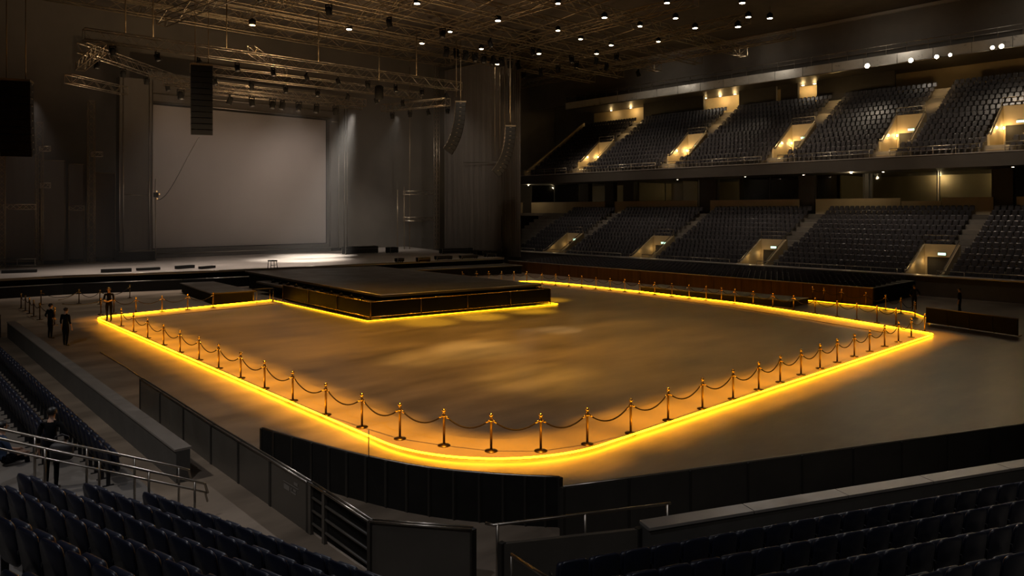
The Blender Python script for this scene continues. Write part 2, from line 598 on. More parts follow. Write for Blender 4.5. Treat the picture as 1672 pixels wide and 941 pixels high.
rope(at(95, 505), at(129, 496), 'loose golden rope looped low behind the two men', sag=0.1, m='brass', ha=0.6, hb=0.85)
rope(at(100, 508), at(163, 505), 'second loose golden rope lying low beside the stage front', sag=0.12, m='brass', ha=0.45, hb=0.5)

# ------------------------------------------------------------------ thrust stage
th = thing('thrust_stage', 'low black thrust stage jutting from the main stage onto the glowing floor', 'stage', (29.5, 47, 0))
th_o = Vector((29.5, 47, 0))


def rel(pts, o):
    return [(p[0] - o[0], p[1] - o[1]) for p in pts]


deck_poly = [(23.6, 37.6), (35.4, 35.9), (35.4, 57.4), (24.6, 60.3)]
MB().prism(rel(deck_poly, th_o), 1.28, 1.42).build('deck', 'deck', th)
body_poly = offset_line(deck_poly + [deck_poly[0]], 0.12)[:4]
MB().prism(rel([(23.8, 37.9), (35.2, 36.2), (35.2, 57.3), (24.8, 60.0)], th_o), 0.0, 1.28).build('skirt', 'blackgloss', th)
mb = MB()
for a, b in zip(deck_poly, deck_poly[1:] + deck_poly[:1]):
    a2, b2 = rel([a, b], th_o)
    mb.bar((*a2, 1.42), (*b2, 1.42), 0.03, 6)
mb.build('edge_trim', 'rail', th)
# lower barricade apron round the deck
apr = [(23.3, 50.2), (22.8, 37.5), (35.95, 35.6), (36.3, 44.5)]
mb = MB()
for a, b in zip(apr, apr[1:]):
    a2, b2 = rel([a, b], th_o)
    mb.wallseg(a2, b2, 0.12, 1.08, 0.05)
mb.build('apron_panel', 'blackgloss', th)
mb = MB()
for a, b in zip(apr, apr[1:]):
    a2, b2 = rel(offset_line([a, b], -0.04), th_o)
    for z in (1.10, 0.20):
        mb.bar((*a2, z), (*b2, z), 0.026, 6)
mb.build('apron_rail', 'brass', th)
for a, b in zip(apr, apr[1:]):
    L = (Vector(b) - Vector(a)).length
    n = max(2, int(L / 3.3))
    a2, b2 = rel(offset_line([a, b], -0.05), th_o)
    for i in range(n + (1 if b == apr[-1] else 0)):
        p = Vector(a2).lerp(Vector(b2), i / n)
        MB().bar((p.x, p.y, 0), (p.x, p.y, 1.12), 0.035, 6).build('apron_post', 'bronze', th)
# side ledge for the lamps
MB().prism(rel([(22.9, 38.4), (23.75, 38.3), (24.6, 55.5), (23.5, 55.5)], th_o), 0.85, 0.98).build('side_ledge', 'deck', th)

# footlights on the thrust side ledge
def make_footlight():
    t = thing('footlight', 'x', 'stage light', (0, 0, 0), 0, 'black footlights on the thrust side ledge')
    MB().box((-0.16, -0.2, 0), (0.16, 0.2, 0.06)).build('base', 'black', t)
    mb = MB()
    mb.lathe([(0.10, -0.16), (0.15, -0.1), (0.15, 0.12), (0.13, 0.14)], 12)
    hd = mb.build('lamp_head', 'black', t)
    hd.location = (-0.04, 0, 0.16)
    hd.rotation_euler = (0.9, 0, 0)
    MB().lathe([(0.12, 0.141), (0.12, 0.15)], 12).build('lens', 'lens', hd)
    return t


fl0 = make_footlight()
for i in range(11):
    p = Vector((23.24, 39.2)).lerp(Vector((24.0, 53.5)), i / 10)
    lab = 'small black footlight on the thrust side ledge, %s back from the front corner' % nth(i + 1)
    if i == 0:
        fl0.location = (p.x, p.y, 0.984)
        fl0.rotation_euler = (0, 0, 1.2)
        fl0['label'] = lab
        fl0.scale = (0.72,) * 3
    else:
        copy_tree(fl0, (p.x, p.y, 0.984), 1.2 + random.uniform(-0.4, 0.4), lab, scale=0.72)

# ------------------------------------------------------------------ main stage
ms = thing('main_stage', 'wide dark main stage with pale floor in front of the screen', 'stage', (30, 70, 0))
mo = Vector((30, 70, 0))
front = [(0, 65.6), (12.3, 65.3), (20.4, 62.9), (27.3, 61.6), (37.6, 60.2), (51.7, 58.4), (52.0, 58.4)]
MB().prism(rel(front + [(54, 70), (58, 85.9), (0, 85.9)], mo), 1.28, 1.45).build('deck', 'stagefloor', ms)
MB().prism(rel(offset_line(front, 0.2) + [(53.8, 70), (57.8, 85.8), (0.2, 85.8)], mo), 0.0, 1.28).build('skirt', 'black', ms)
mb = MB()
for a, b in zip(front, front[1:]):
    a2, b2 = rel([a, b], mo)
    mb.bar((*a2, 1.44), (*b2, 1.44), 0.035, 6)
    a2, b2 = rel(offset_line([a, b], -0.3), mo)
    mb.bar((*a2, 0.82), (*b2, 0.82), 0.04, 6)
mb.build('edge_rail', 'rail', ms)
mb = MB()
for a, b in zip(front, front[1:]):
    a2, b2 = rel(offset_line([a, b], -0.32), mo)
    mb.wallseg(a2, b2, 0.0, 0.8, 0.3)
mb.build('front_step', 'black', ms)
for i, (u0, u1, v0) in enumerate([(2, 60, 447), (165, 215, 446), (225, 262, 443), (290, 318, 440), (330, 352, 440)]):
    a, b = at(u0, v0, 1.45), at(u1, v0 - 2, 1.45)
    o = MB().wallseg(a, b, 1.47, 1.68 + 0.05 * (i % 2), 0.45, 1.0).build('floor_monitor', 'black')
    tag(o, ['long', 'low', 'narrow', 'squat', 'small'][i] + ' black monitor box lying on the main stage front edge, %s from the stage end' % nth(i + 1), 'monitor', 'black boxes along the stage lip')

# low black riser beside the stage (left of the thrust)
rs = thing('black_riser', 'low black ramp case standing on the floor before the main stage', 'riser', (20.3, 55, 0))
ro = Vector((20.3, 55, 0))
MB().prism(rel([(18.6, 51.2), (21.3, 50.6), (21.6, 59.5), (19.4, 60.0)], ro), 0.06, 0.72).build('case_body', 'black', rs)
MB().prism(rel([(18.5, 51.1), (21.4, 50.5), (21.7, 59.6), (19.3, 60.1)], ro), 0.72, 0.80).build('case_lid', 'deck', rs)
for x, y in ((18.8, 51.4), (21.1, 50.9), (21.3, 59.2), (19.6, 59.7)):
    MB().bar((x - ro.x, y - ro.y, 0), (x - ro.x, y - ro.y, 0.08), 0.06, 8).build('foot', 'rail', rs)

# small table-like stand between riser and thrust
tb = thing('folding_stand', 'thin legged black stand between the ramp case and the thrust stage', 'stand', at(430, 494))
MB().box((-0.7, -0.35, 0.92), (0.7, 0.35, 0.97)).build('top', 'black', tb)
for x in (-0.6, 0.6):
    for y in (-0.28, 0.28):
        MB().bar((x, y, 0), (x, y, 0.92), 0.02, 6).build('leg', 'darksteel', tb)

# right wing apron of the main stage
wg = thing('stage_wing', 'stepped dark side apron of the main stage behind the far stanchions', 'stage apron', (44, 57, 0))
wo = Vector((44, 57, 0))
wpoly = [(37.8, 57.6), (51.2, 54.8), (51.7, 57.9), (37.8, 59.5)]
MB().prism(rel(wpoly, wo), 0.0, 0.78).build('step_body', 'black', wg)
MB().prism(rel([(37.7, 57.5), (51.3, 54.7), (51.8, 57.87), (37.7, 59.5)], wo), 0.78, 0.86).build('step_deck', 'deck', wg)
mb = MB()
mb.bar((*rel([(37.8, 57.55)], wo)[0], 0.86), (*rel([(51.2, 54.75)], wo)[0], 0.86), 0.03, 6)
mb.build('step_rail', 'rail', wg)

# cases / gear lying on the stage
def case(u, v, w, d, h, label, rz=0.1, z=1.452):
    p = at(u, v, z)
    t = thing('equipment_case', label, 'case', p, rz)
    MB().box((-w / 2, -d / 2, 0.08), (w / 2, d / 2, h * 0.7)).build('body', 'black', t)
    MB().box((-w / 2 - 0.015, -d / 2 - 0.015, h * 0.7 + 0.01), (w / 2 + 0.015, d / 2 + 0.015, h)).build('lid', 'black', t)
    mb = MB()
    for x in (-w / 2, w / 2):
        for y in (-d / 2, d / 2):
            mb.bar((x, y, 0.08), (x, y, h), 0.022, 6)
    for zz in (h * 0.7, h):
        for y in (-d / 2, d / 2):
            mb.bar((-w / 2, y, zz), (w / 2, y, zz), 0.015, 4)
    mb.build('metal_edging', 'rail', t)
    for x in (-w / 2 + 0.1, w / 2 - 0.1):
        for y in (-d / 2 + 0.1, d / 2 - 0.1):
            MB().bar((x, y, 0), (x, y, 0.09), 0.05, 8).build('caster', 'black', t)
    return t


case(588, 414.5, 4.2, 1.0, 0.85, 'long black case with bright edges against the portal post beside the screen', -0.05)
case(640, 413.5, 1.3, 0.8, 0.7, 'square black case on the stage near the dark side wall', 0.2)
case(745, 414, 4.0, 0.9, 0.6, 'low black case at the foot of the lattice tower', -0.2)
case(790, 417, 1.7, 0.8, 0.5, 'small black case in front of the side drape', 0.3)
case(652, 428.5, 0.8, 0.5, 0.4, 'tiny black case on the stage lip beside the thrust', 0.1)
case(691, 428, 1.3, 0.6, 0.45, 'black case on the stage lip where the side apron starts', -0.15)
case(724, 424.4, 1.8, 0.6, 0.4, 'flat black case on the stage lip over the side apron', -0.15)
case(765, 422.5, 2.0, 0.6, 0.35, 'thin black case on the stage lip towards the low seating', -0.12)
case(800, 420, 1.2, 0.6, 0.4, 'last black case on the stage lip before the drape', -0.1)
sl = thing('folding_stool', 'small black stool standing on the stage lip at the thrust corner', 'stool', at(445, 438.5, 1.452))
MB().box((-0.3, -0.3, 0.62), (0.3, 0.3, 0.72)).build('seat', 'black', sl)
for x in (-0.26, 0.26):
    for y in (-0.26, 0.26):
        MB().bar((x * 1.15, y * 1.15, 0), (x, y, 0.62), 0.03, 6).build('leg', 'black', sl)
MB().bar((-0.28, -0.28, 0.3), (0.28, -0.28, 0.3), 0.02, 6).build('stretcher', 'black', sl)
# steel barrier on stage at far left
sr = thing('stage_rail', 'low steel guard rail standing on the stage below the hanging speaker at the edge', 'guard rail', at(28, 437, 1.452), -0.5)
mb = MB()
for z in (0.18, 0.75):
    mb.bar((-1.8, 0, z), (1.5, 0, z), 0.05, 6)
mb.build('rail', 'rail', sr)
for x in (-1.7, 0, 1.4):
    MB().bar((x, 0, 0), (x, 0, 0.8), 0.04, 6).build('post', 'rail', sr)

# ------------------------------------------------------------------ screen and portal
scr_y = 84.0
sa, sb = on_y(250, 404, scr_y), on_y(532, 399, scr_y)
sc_t = thing('projection_screen', 'large pale blank projection screen at the back of the main stage', 'screen', ((sa.x + sb.x) / 2, scr_y, 2.35))
hw = (sb.x - sa.x) / 2
MB().box((-hw, 0, 0.08), (hw, 0.05, 15.55)).build('screen_fabric', 'screen', sc_t)
mb = MB()
mb.box((-hw - 0.1, -0.02, 0), (-hw, 0.12, 15.65)).box((hw, -0.02, 0), (hw + 0.1, 0.12, 15.65))
mb.box((-hw, -0.02, 15.55), (hw, 0.12, 15.65)).box((-hw, -0.02, 0), (hw, 0.12, 0.08))
mb.build('frame', 'black', sc_t)
# plinth under the screen
pln = thing('screen_plinth', 'dark stepped plinth with bright edge under the projection screen', 'plinth', (35, 83, 1.456))
MB().box((-11.4, -0.2, 0), (9.4, 0.7, 0.9)).build('plinth_body', 'flat', pln)
MB().box((-11.2, -0.9, 0), (9.3, -0.2, 0.45)).build('plinth_step', 'flat', pln)
MB().bar((-11.2, -0.92, 0.45), (9.3, -0.92, 0.45), 0.05, 6).build('plinth_edge', 'rail', pln)


def portal_leg(y, u0, u1, vtop, vbot, label, split=None):
    a, b = on_y(u0, vbot, y), on_y(u1, vbot, y)
    zt = on_y((u0 + u1) / 2, vtop, y).z
    t = thing('portal_tower', label, 'portal leg', (a.x, y, 1.455))
    w = b.x - a.x
    h = zt - 1.455
    MB().box((0, 0, 1.0), (w, 1.2, h)).build('panel', 'flat', t)
    mb = MB()
    for x in (0.0, 0.34, w - 0.3, w):
        mb.bar((x, -0.05, 1.0), (x, -0.05, h), 0.045, 6)
    for z in ([1.05] + ([split] if split else [])):
        mb.bar((0.34, -0.05, z), (w - 0.3, -0.05, z), 0.035, 6)
    mb.build('frame_tube', 'rail', t)
    MB().box((-0.15, -0.35, 0), (w + 0.25, 1.3, 0.98)).build('base_block', 'black', t)
    MB().bar((-0.15, -0.37, 0.97), (w + 0.25, -0.37, 0.97), 0.04, 6).build('base_edge', 'rail', t)
    return t


portal_leg(79.5, 195, 249, 128, 427, 'tall grey portal leg framed in steel tubes beside the screen, nearer the hanging speaker', 6.6)
ip = on_y(254, 318, 78.75)
ib = thing('indicator_box', 'small black box with amber indicator lamps on a pole beside the portal tower', 'control box', (ip.x, 78.75, 1.456))
hgt = ip.z - 1.456
MB().bar((0, 0, 0), (0, 0, hgt + 1.6), 0.05, 6).build('pole', 'rail', ib)
MB().box((-0.22, -0.2, hgt - 0.25), (0.22, -0.06, hgt + 0.2)).build('box_body', 'black', ib)
for x, z in ((0.05, 0.32), (0.3, 0.05), (0.1, -0.42)):
    MB().lathe([(0.02, -0.07), (0.07, 0.0), (0.02, 0.07)], 8, (x, -0.22, hgt + z)).build('indicator_lamp', 'indicator', ib)
# header across the top
hd = thing('portal_header', 'dark horizontal header beam spanning above the projection screen', 'header', (23.3, 82.5, 17.0))
MB().box((0, 0, 1.0), (21.35, 0.6, 4.2)).build('header_panel', 'flat', hd)
mb = MB()
for z in (1.0, 1.9):
    mb.bar((0, -0.05, z), (21.35, -0.05, z), 0.05, 6)
mb.build('header_tube', 'rail', hd)
# right portal: recessed flat + slim posts
pr = thing('portal_tower', 'slim dark portal leg of upright tubes at the drape side of the screen', 'portal leg', (44.75, 82.6, 1.455))
MB().box((0.0, 0.4, 0.5), (0.95, 0.8, 16.2)).build('panel', 'flat', pr)
mb = MB()
for x in (0.95, 1.75, 2.15):
    mb.bar((x, 0.1, 0.3), (x, 0.1, 16.4 if x < 1 else 18.2), 0.06, 6)
mb.bar((0.0, 0.1, 16.2), (0.95, 0.1, 16.2), 0.05, 6)
mb.build('frame_tube', 'rail', pr)
MB().box((-0.2, -0.3, 0.0), (2.6, 0.9, 0.3)).build('base_block', 'black', pr)

# side flats on the left wing
def flat(u0, u1, vt, vb, y, label, beam=None):
    a, b = on_y(u0, vb, y), on_y(u1, vb, y)
    zt = on_y((u0 + u1) / 2, vt, y).z
    t = thing('stage_flat', label, 'stage flat', (a.x, y, 1.455), 0, None)
    w, h = b.x - a.x, zt - 1.455
    MB().box((0, 0, 0.35), (w, 0.12, h)).build('panel', 'flat', t)
    mb = MB()
    for x in (0, w):
        mb.bar((x, -0.03, 0.3), (x, -0.03, h), 0.035, 6)
    mb.bar((0, -0.03, h), (w, -0.03, h), 0.035, 6).bar((0, -0.03, 0.35), (w, -0.03, 0.35), 0.03, 6)
    mb.build('frame_tube', 'darksteel', t)
    MB().box((0.1, -0.3, 0), (w - 0.1, 0.4, 0.3)).build('foot', 'black', t)
    return t


flat(-12, 62, 252, 422, 79.6, 'dark panelled stage flat at the outer end of the stage wing')
flat(67, 106, 262, 420, 80.0, 'dark stage flat next to the first lattice tower, taller of two')
flat(112, 137, 268, 416, 81.5, 'narrow dark stage flat between the two towers of the stage wing')
flat(153, 188, 283, 413, 81.4, 'short grey stage flat like a door beside the tall portal leg')


def truss(name, p, q, size, label, cat='truss', group=None, bay=None, r=0.035, m='steel', up=None):
    p, q = Vector(p), Vector(q)
    t = thing(name, label, cat, (p + q) / 2, 0, group)
    c = (p + q) / 2
    d = (q - p)
    L = d.length
    d.normalize()
    upv = Vector(up) if up else (Vector((0, 0, 1)) if abs(d.z) < 0.9 else Vector((0, 1, 0)))
    s = d.cross(upv).normalized()
    t2 = s.cross(d).normalized()
    h = size / 2
    cs = [s * h + t2 * h, -s * h + t2 * h, -s * h - t2 * h, s * h - t2 * h]
    for k in range(4):
        MB().bar(p + cs[k] - c, q + cs[k] - c, r, 6).build('chord_tube', m, t)
    mb = MB()
    n = max(2, int(round(L / (bay or size * 1.15))))
    for k in range(4):
        a0, b0 = cs[k], cs[(k + 1) % 4]
        for i in range(n):
            p0 = p.lerp(q, i / n)
            p1 = p.lerp(q, (i + 1) / n)
            e0, e1 = (a0, b0) if i % 2 == 0 else (b0, a0)
            mb.bar(p0 + e0 - c, p1 + e1 - c, r * 0.55, 4, cap=False)
        for pp in (p, q):
            mb.bar(pp + a0 - c, pp + b0 - c, r * 0.7, 4, cap=False)
    mb.build('lattice_bracing', m, t)
    return t


def tower(u, y, v0, v1, label, size=0.55, m='darksteel'):
    a = on_y(u, v1, y)
    b = on_y(u, v0, y)
    return truss('lattice_tower', (a.x, y, 1.5), (a.x, y, b.z), size, label, 'tower', None, up=(0, 1, 0), m=m, r=0.03)


tower(3, 76.5, 225, 430, 'thin lattice tower at the outer end of the stage wing', 0.45)
tower(64, 78.5, 200, 425, 'tall lattice tower behind the guard rail on the stage wing')
tower(149, 79.0, 165, 418, 'lattice tower standing next to the short door-like flat')
tower(713, 78.0, 106, 407, 'tall bright lattice tower at the edge of the side drape', 0.5, 'steel')
# horizontal ladder trusses between towers
def hladder(u0, u1, v, y, label):
    a, b = on_y(u0, v, y), on_y(u1, v, y)
    truss('cross_truss', a, b, 0.45, label, 'truss', None, m='steel', r=0.03)


hladder(6, 58, 338, 77.2, 'short cross truss between the two outer towers of the stage wing')
hladder(113, 137, 340, 80.4, 'short cross truss in front of the narrow dark flat')
hladder(65, 82, 243, 78.2, 'stub cross truss high on the tall wing tower')
hladder(66, 82, 303, 78.2, 'stub cross truss halfway up the tall wing tower')
hladder(150, 167, 252, 79.4, 'stub cross truss above the door-like flat')
hladder(660, 708, 315, 78.6, 'upper cross truss beside the bright lattice tower')
hladder(660, 708, 358, 78.6, 'lower cross truss beside the bright lattice tower')
for u, v0, lab in ((649, 310, 'first'), (660, 305, 'second'), (669, 110, 'third and tallest')):
    a, b = on_y(u, 409, 79.5), on_y(u, v0, 79.5)
    o = MB().bar((a.x, 79.5, 1.46), (a.x, 79.5, b.z), 0.05, 6).build('upright_pipe', 'darksteel')
    tag(o, '%s thin upright pipe standing on the stage near the bright tower' % lab, 'pipe')

# side drape (stage right) and dark flank wall
def drape(a, b, z0, z1, label, folds, amp=0.14):
    a, b = Vector(a), Vector(b)
    L = (b - a).length
    d = (b - a).normalized()
    n = Vector((-d.y, d.x))
    N = folds * 8
    vs = []
    t = thing('stage_drape', label, 'drape', (a.x, a.y, z0))
    for k in range(N + 1):
        s = k / N
        w = amp * math.sin(s * folds * 2 * PI) + 0.4 * amp * math.sin(s * folds * 5.1 + 1)
        p = d * (L * s) + n * w
        vs += [(p.x, p.y, 0), (p.x, p.y, z1 - z0)]
    front_n = len(vs)
    vs += [(x + n.x * 0.02, y + n.y * 0.02, z) for x, y, z in vs]
    fs = []
    for k in range(N):
        fs += [(2 * k, 2 * k + 2, 2 * k + 3, 2 * k + 1), (front_n + 2 * k, front_n + 2 * k + 1, front_n + 2 * k + 3, front_n + 2 * k + 2)]
    MB().add(vs, fs, True).build('cloth', 'drape', t)
    MB().bar((0, 0, z1 - z0 + 0.06), (d.x * L, d.y * L, z1 - z0 + 0.06), 0.06, 6).build('hanging_pipe', 'darksteel', t)
    return t


drape((58.4, 77.5), (59.2, 67.0), 1.5, 25, 'tall flat black drape beside the bright lattice tower', 10, 0.02)
drape((59.2, 66.9), (59.8, 64.2), 0.9, 25, 'narrow pleated black drape hanging next to the stand', 9, 0.12)
o = MB().bar((58.1, 73, 12.6), (58.9, 66, 12.4), 0.05, 6).build('cross_pipe', 'rail')
tag(o, 'thin steel cross pipe on the black drape behind the hanging speaker', 'pipe')

# ------------------------------------------------------------------ overhead trusses over the stage
truss('lighting_truss', (12.6, 60, 19.3), (47.2, 60, 19.45), 0.8, 'long silver front lighting truss hanging over the stage front edge', bay=0.8)
truss('lighting_truss', (13.0, 62.5, 18.8), (23.2, 73, 18.9), 0.75, 'slanting lighting truss running back from the front truss', bay=0.8)
truss('lighting_truss', (22.0, 65.5, 18.9), (46.0, 65.5, 19.0), 0.75, 'second lighting truss behind the long front truss', bay=0.8)
truss('lighting_truss', (21.0, 69.5, 18.2), (41.5, 69.5, 18.2), 0.75, 'third lighting truss with a row of hanging spotlights', bay=0.8)
truss('lighting_truss', (24.0, 74.5, 18.6), (44.0, 74.5, 18.6), 0.7, 'rearmost lighting truss close to the screen header', bay=0.8)
truss('lighting_truss', (44.4, 70.2, 18.0), (46.35, 60.9, 17.9), 0.75, 'short bronze truss slanting out towards the twin curved speakers', bay=0.75)
truss('lighting_truss', (12.4, 64, 16.6), (17.2, 67.5, 16.6), 0.65, 'small dim truss hanging beside the tall portal leg', bay=0.7)
truss('lighting_truss', (26, 62.5, 20.6), (33, 71, 20.6), 0.65, 'diagonal truss crossing above the stage centre', bay=0.8)
truss('lighting_truss', (12.8, 55.8, 17.6), (13.2, 64.0, 17.6), 0.6, 'dark truss running back beside the first hanging speaker', bay=0.8, m='darksteel')

# ceiling grid
gi = 0
for y in (44, 50, 56, 62, 67, 71.3):
    gi += 1
    truss('ceiling_truss', (6 if y > 55 else 14, y, 24.7), (54.3 if y > 70 else 76, y, 24.7), 1.0,
          'bronze ceiling truss spanning the hall across the stage, %s counted towards the stage' % nth(gi), group='ceiling trusses parallel to the stage', bay=1.5, r=0.05, m='darksteel')
gi = 0
for x in (12, 20, 28, 36, 45, 54.3, 63, 72):
    gi += 1
    truss('ceiling_truss', (x, 36, 24.75), (x, 71.3 if x < 55 else 78, 24.75), 0.9,
          'bronze ceiling truss running towards the stage, %s from the stage wing side' % nth(gi), group='ceiling trusses running to the stage', bay=1.5, r=0.045, m='darksteel')
truss('ceiling_truss', on_y(262, 34, 60), Vector((24.0, 47, 24.0)), 0.8, 'brighter ladder truss slanting up above the big hanging speaker', 'truss', None, bay=1.2, r=0.05, m='steel')
# slanting ceiling bars: light purlins
for i in range(12):
    x0 = 14 + i * 4.6
    o = MB().bar((x0, 42, 25.6), (x0 + 7, 78, 25.6), 0.06, 6).build('ceiling_pipe', 'darksteel')
    tag(o, 'thin bronze pipe slanting under the roof deck, %s from the stage wing side' % nth(i + 1), 'pipe', 'thin pipes under the roof deck')

# ceiling lamps
def make_downlight():
    t = thing('ceiling_lamp', 'x', 'ceiling lamp', (0, 0, 0), 0, 'round lamps in the ceiling grid')
    MB().lathe([(0.30, 0.0), (0.33, 0.02), (0.30, 0.42), (0.12, 0.55), (0.08, 0.6)], 14).build('housing', 'black', t)
    MB().lathe([(0.02, -0.03), (0.24, -0.02), (0.26, -0.005)], 14).build('lens', 'lamp', t)
    MB().bar((0, 0, 0.58), (0, 0, 1.2), 0.03, 6).build('hanger', 'darksteel', t)
    return t


dl0 = make_downlight()
lamps = [(681, 6), (570, 48), (689, 71), (786, 80), (813, 34), (812, 105), (911, 6), (911, 50), (948, 64), (880, 88), (974, 88), (998, 74), (987, 29), (1045, 43),
         (1089, 5), (1103, 30), (1135, 46), (1075, 68), (1205, 44), (1212, 5), (1222, 28), (1257, 30), (735, 52)]
lamps.sort()
LAMP_POS = []
for i, (u, v) in enumerate(lamps):
    p = at(u, v, 24.0)
    LAMP_POS.append(p)
    side = 'over the stage front' if u < 700 else ('over the drape side' if u < 860 else ('over mid hall' if u < 1060 else 'towards the upper seats'))
    lab = 'round white ceiling lamp %s, %s of all counted from the stage wing' % (side, nth(i + 1))
    if i == 0:
        dl0.location = p
        dl0['label'] = lab
    else:
        copy_tree(dl0, p, 0, lab, scale=random.uniform(0.75, 1.0))
p = at(412, 41, 23.0)
am = copy_tree(dl0, p, 0, 'single amber ceiling lamp above the projection screen')
for c in am.children:
    if c.name.startswith('lens'):
        c.data = c.data.copy()
        c.data.materials.clear()
        c.data.materials.append(M['lampamber'])

# hanging spotlights
def make_spot():
    t = thing('stage_spotlight', 'x', 'spotlight', (0, 0, 0), 0, 'black spotlights hanging from the stage trusses')
    MB().bar((0, 0, 0), (0, 0, -0.16), 0.035, 6).build('clamp', 'steel', t)
    mb = MB()
    mb.box((-0.24, -0.05, -0.22), (0.24, 0.05, -0.16)).box((-0.24, -0.05, -0.62), (-0.20, 0.05, -0.16)).box((0.20, -0.05, -0.62), (0.24, 0.05, -0.16))
    mb.build('yoke', 'black', t)
    h = MB().lathe([(0.11, -0.30), (0.17, -0.26), (0.19, 0.0), (0.20, 0.22), (0.18, 0.26)], 12).build('lamp_head', 'black', t)
    h.location = (0, 0, -0.6)
    h.rotation_euler = (PI - 0.35, 0, 0)
    MB().lathe([(0.02, 0.275), (0.165, 0.262)], 12).build('lens', 'lens', h)
    return t


sp0 = make_spot()
spots = []
for u in (295, 375, 411, 410 + 35, 461, 488, 517, 548):
    a = on_y(u, 150, 69.5)
    spots.append((Vector((a.x, 69.5, 17.78)), 'on the third truss', 1.35))
for i in range(11):
    spots.append((Vector((14.5 + i * 3.1, 60, 18.9)), 'under the long front truss', 1.0))
for i in range(7):
    spots.append((Vector((24 + i * 3.3, 65.5, 18.5)), 'under the second truss', 1.0))
for i in range(4):
    q = Vector((44.4, 70.2, 17.6)).lerp(Vector((46.6, 59.6, 17.5)), (i + 0.5) / 4)
    spots.append((q, 'under the short bronze truss', 1.0))
for i in range(4):
    q = Vector((13.0, 62.5, 18.4)).lerp(Vector((23.2, 73, 18.5)), (i + 0.5) / 4)
    spots.append((q, 'under the slanting truss', 1.0))
for i in range(9):
    spots.append((Vector((24 + i * 6.0, 56, 24.15)), 'under a ceiling truss before the stage', 1.3))
for i in range(9):
    spots.append((Vector((47 + i * 1.3, 62, 24.15)), 'in the close cluster over the drape side', 1.5))
for i in range(7):
    spots.append((Vector((63, 52 + i * 3.0, 24.2)), 'on the ceiling truss before the upper seats', 1.2))
cnt = {}
for i, (p, w, s) in enumerate(spots):
    cnt[w] = cnt.get(w, 0) + 1
    lab = 'black spotlight hanging %s, %s along it' % (w, nth(cnt[w]))
    if i == 0:
        sp0.location = p
        sp0['label'] = lab
        sp0.scale = (s,) * 3
    else:
        copy_tree(sp0, p, random.uniform(0, 6.28), lab, scale=s)

# ------------------------------------------------------------------ hanging line arrays
def line_array(x, y, ztop, n, w, d, hb, curve0, curve1, face, label, ceil=24.2):
    """stack of n boxes; face = direction the grilles point (angle); tilt grows downwards"""
    t = thing('line_array_speaker', label, 'hanging speaker', (x, y, ztop), face)
    MB().box((-0.55 * d, -0.5 * w, 0), (0.55 * d, 0.5 * w, 0.14)).build('rigging_frame', 'darksteel', t)
    px, pz = 0.0, -0.02
    for i in range(n):
        a = math.radians(curve0 + (curve1 - curve0) * (i / max(1, n - 1)) ** 1.5)
        ca, sa_ = math.cos(a), math.sin(a)
        # local trapezoid profile (x forward, z down the box)
        prof_ = [(-d / 2, 0.06 * hb), (d / 2, 0.0), (d / 2, -hb * 0.965), (-d / 2, -hb * 0.90)]
        P = [(px + X * ca + Z * sa_, pz + Z * ca - X * sa_) for X, Z in prof_]
        b = MB().prism_y(P, -w / 2, w / 2).build('speaker_box', 'speaker', t)
        g0 = [(d / 2 + 0.005, -0.05 * hb), (d / 2 + 0.04, -0.05 * hb), (d / 2 + 0.04, -0.92 * hb), (d / 2 + 0.005, -0.92 * hb)]
        G = [(px + X * ca + Z * sa_, pz + Z * ca - X * sa_) for X, Z in g0]
        MB().prism_y(G, -w / 2 + 0.05, w / 2 - 0.05).build('grille', 'grille', b)
        mb = MB()
        for yy in (-w / 2, w / 2):
            q = [(px + X * ca + Z * sa_, pz + Z * ca - X * sa_) for X, Z in ((-0.1, -0.1 * hb), (0.1, -0.1 * hb))]
            mb.box((q[0][0], yy - 0.02, q[0][1] - 0.08), (q[1][0], yy + 0.02, q[0][1]))
        mb.build('side_latch', 'steel', b)
        q = [(px + X * ca + Z * sa_, pz + Z * ca - X * sa_) for X, Z in ((-d / 2 - 0.03, 0), (-d / 2 - 0.03, -hb * 0.85))]
        rgm = MB()
        for yy in (-w * 0.36, 0, w * 0.36):
            rgm.bar((q[0][0], yy, q[0][1]), (q[1][0], yy, q[1][1]), 0.045, 6)
        rgm.bar((q[0][0], -w * 0.4, (q[0][1] + q[1][1]) / 2), (q[0][0], w * 0.4, (q[0][1] + q[1][1]) / 2), 0.03, 6)
        rgm.build('rear_rigging', 'steel', b)
        px += -hb * sa_ * 1.0
        pz += -hb * ca
    for yy in (-0.3 * w, 0.3 * w):
        MB().bar((0, yy, 0.14), (0, yy, ceil - ztop), 0.03, 6).build('chain', 'darksteel', t)
    return t


fa = math.radians(-110)
line_array(19.9, 57.0, 17.5, 12, 1.55, 0.9, 0.43, 0, 14, fa, 'straight black line array speaker hanging in front of the projection screen', 24.2)
line_array(7.8, 55.0, 14.6, 10, 1.7, 1.0, 0.46, 0, 16, fa, 'black line array speaker hanging at the dark outer end of the stage', 22)
line_array(46.7, 59.2, 17.6, 12, 1.25, 1.0, 0.44, 2, 34, math.radians(-38), 'curved black line array speaker beside the short bronze truss', 24.2)
line_array(51.6, 57.0, 15.3, 12, 1.3, 1.0, 0.44, 2, 40, math.radians(-38), 'lowest curved black line array speaker, hanging against the black drape', 24.2)
o = MB().tube([(19.9 - 0.05 * math.sin(i), 57.2 + 22.0 * (i / 20) ** 0.9, 12.2 - 5.0 * (i / 20) ** 0.6 + 1.3 * max(0, (i / 20 - 0.6)) ** 2) if False else
              (19.8 + 3.5 * (i / 20) ** 1.2, 57.3 + 22.0 * (i / 20), 12.1 - 4.5 * math.sin(min(1.0, i / 20 * 1.05) * PI / 2)) for i in range(21)], 0.03, 5).build('speaker_cable', 'cable')
tag(o, 'thin black cable drooping from the straight hanging speaker to the portal leg', 'cable')
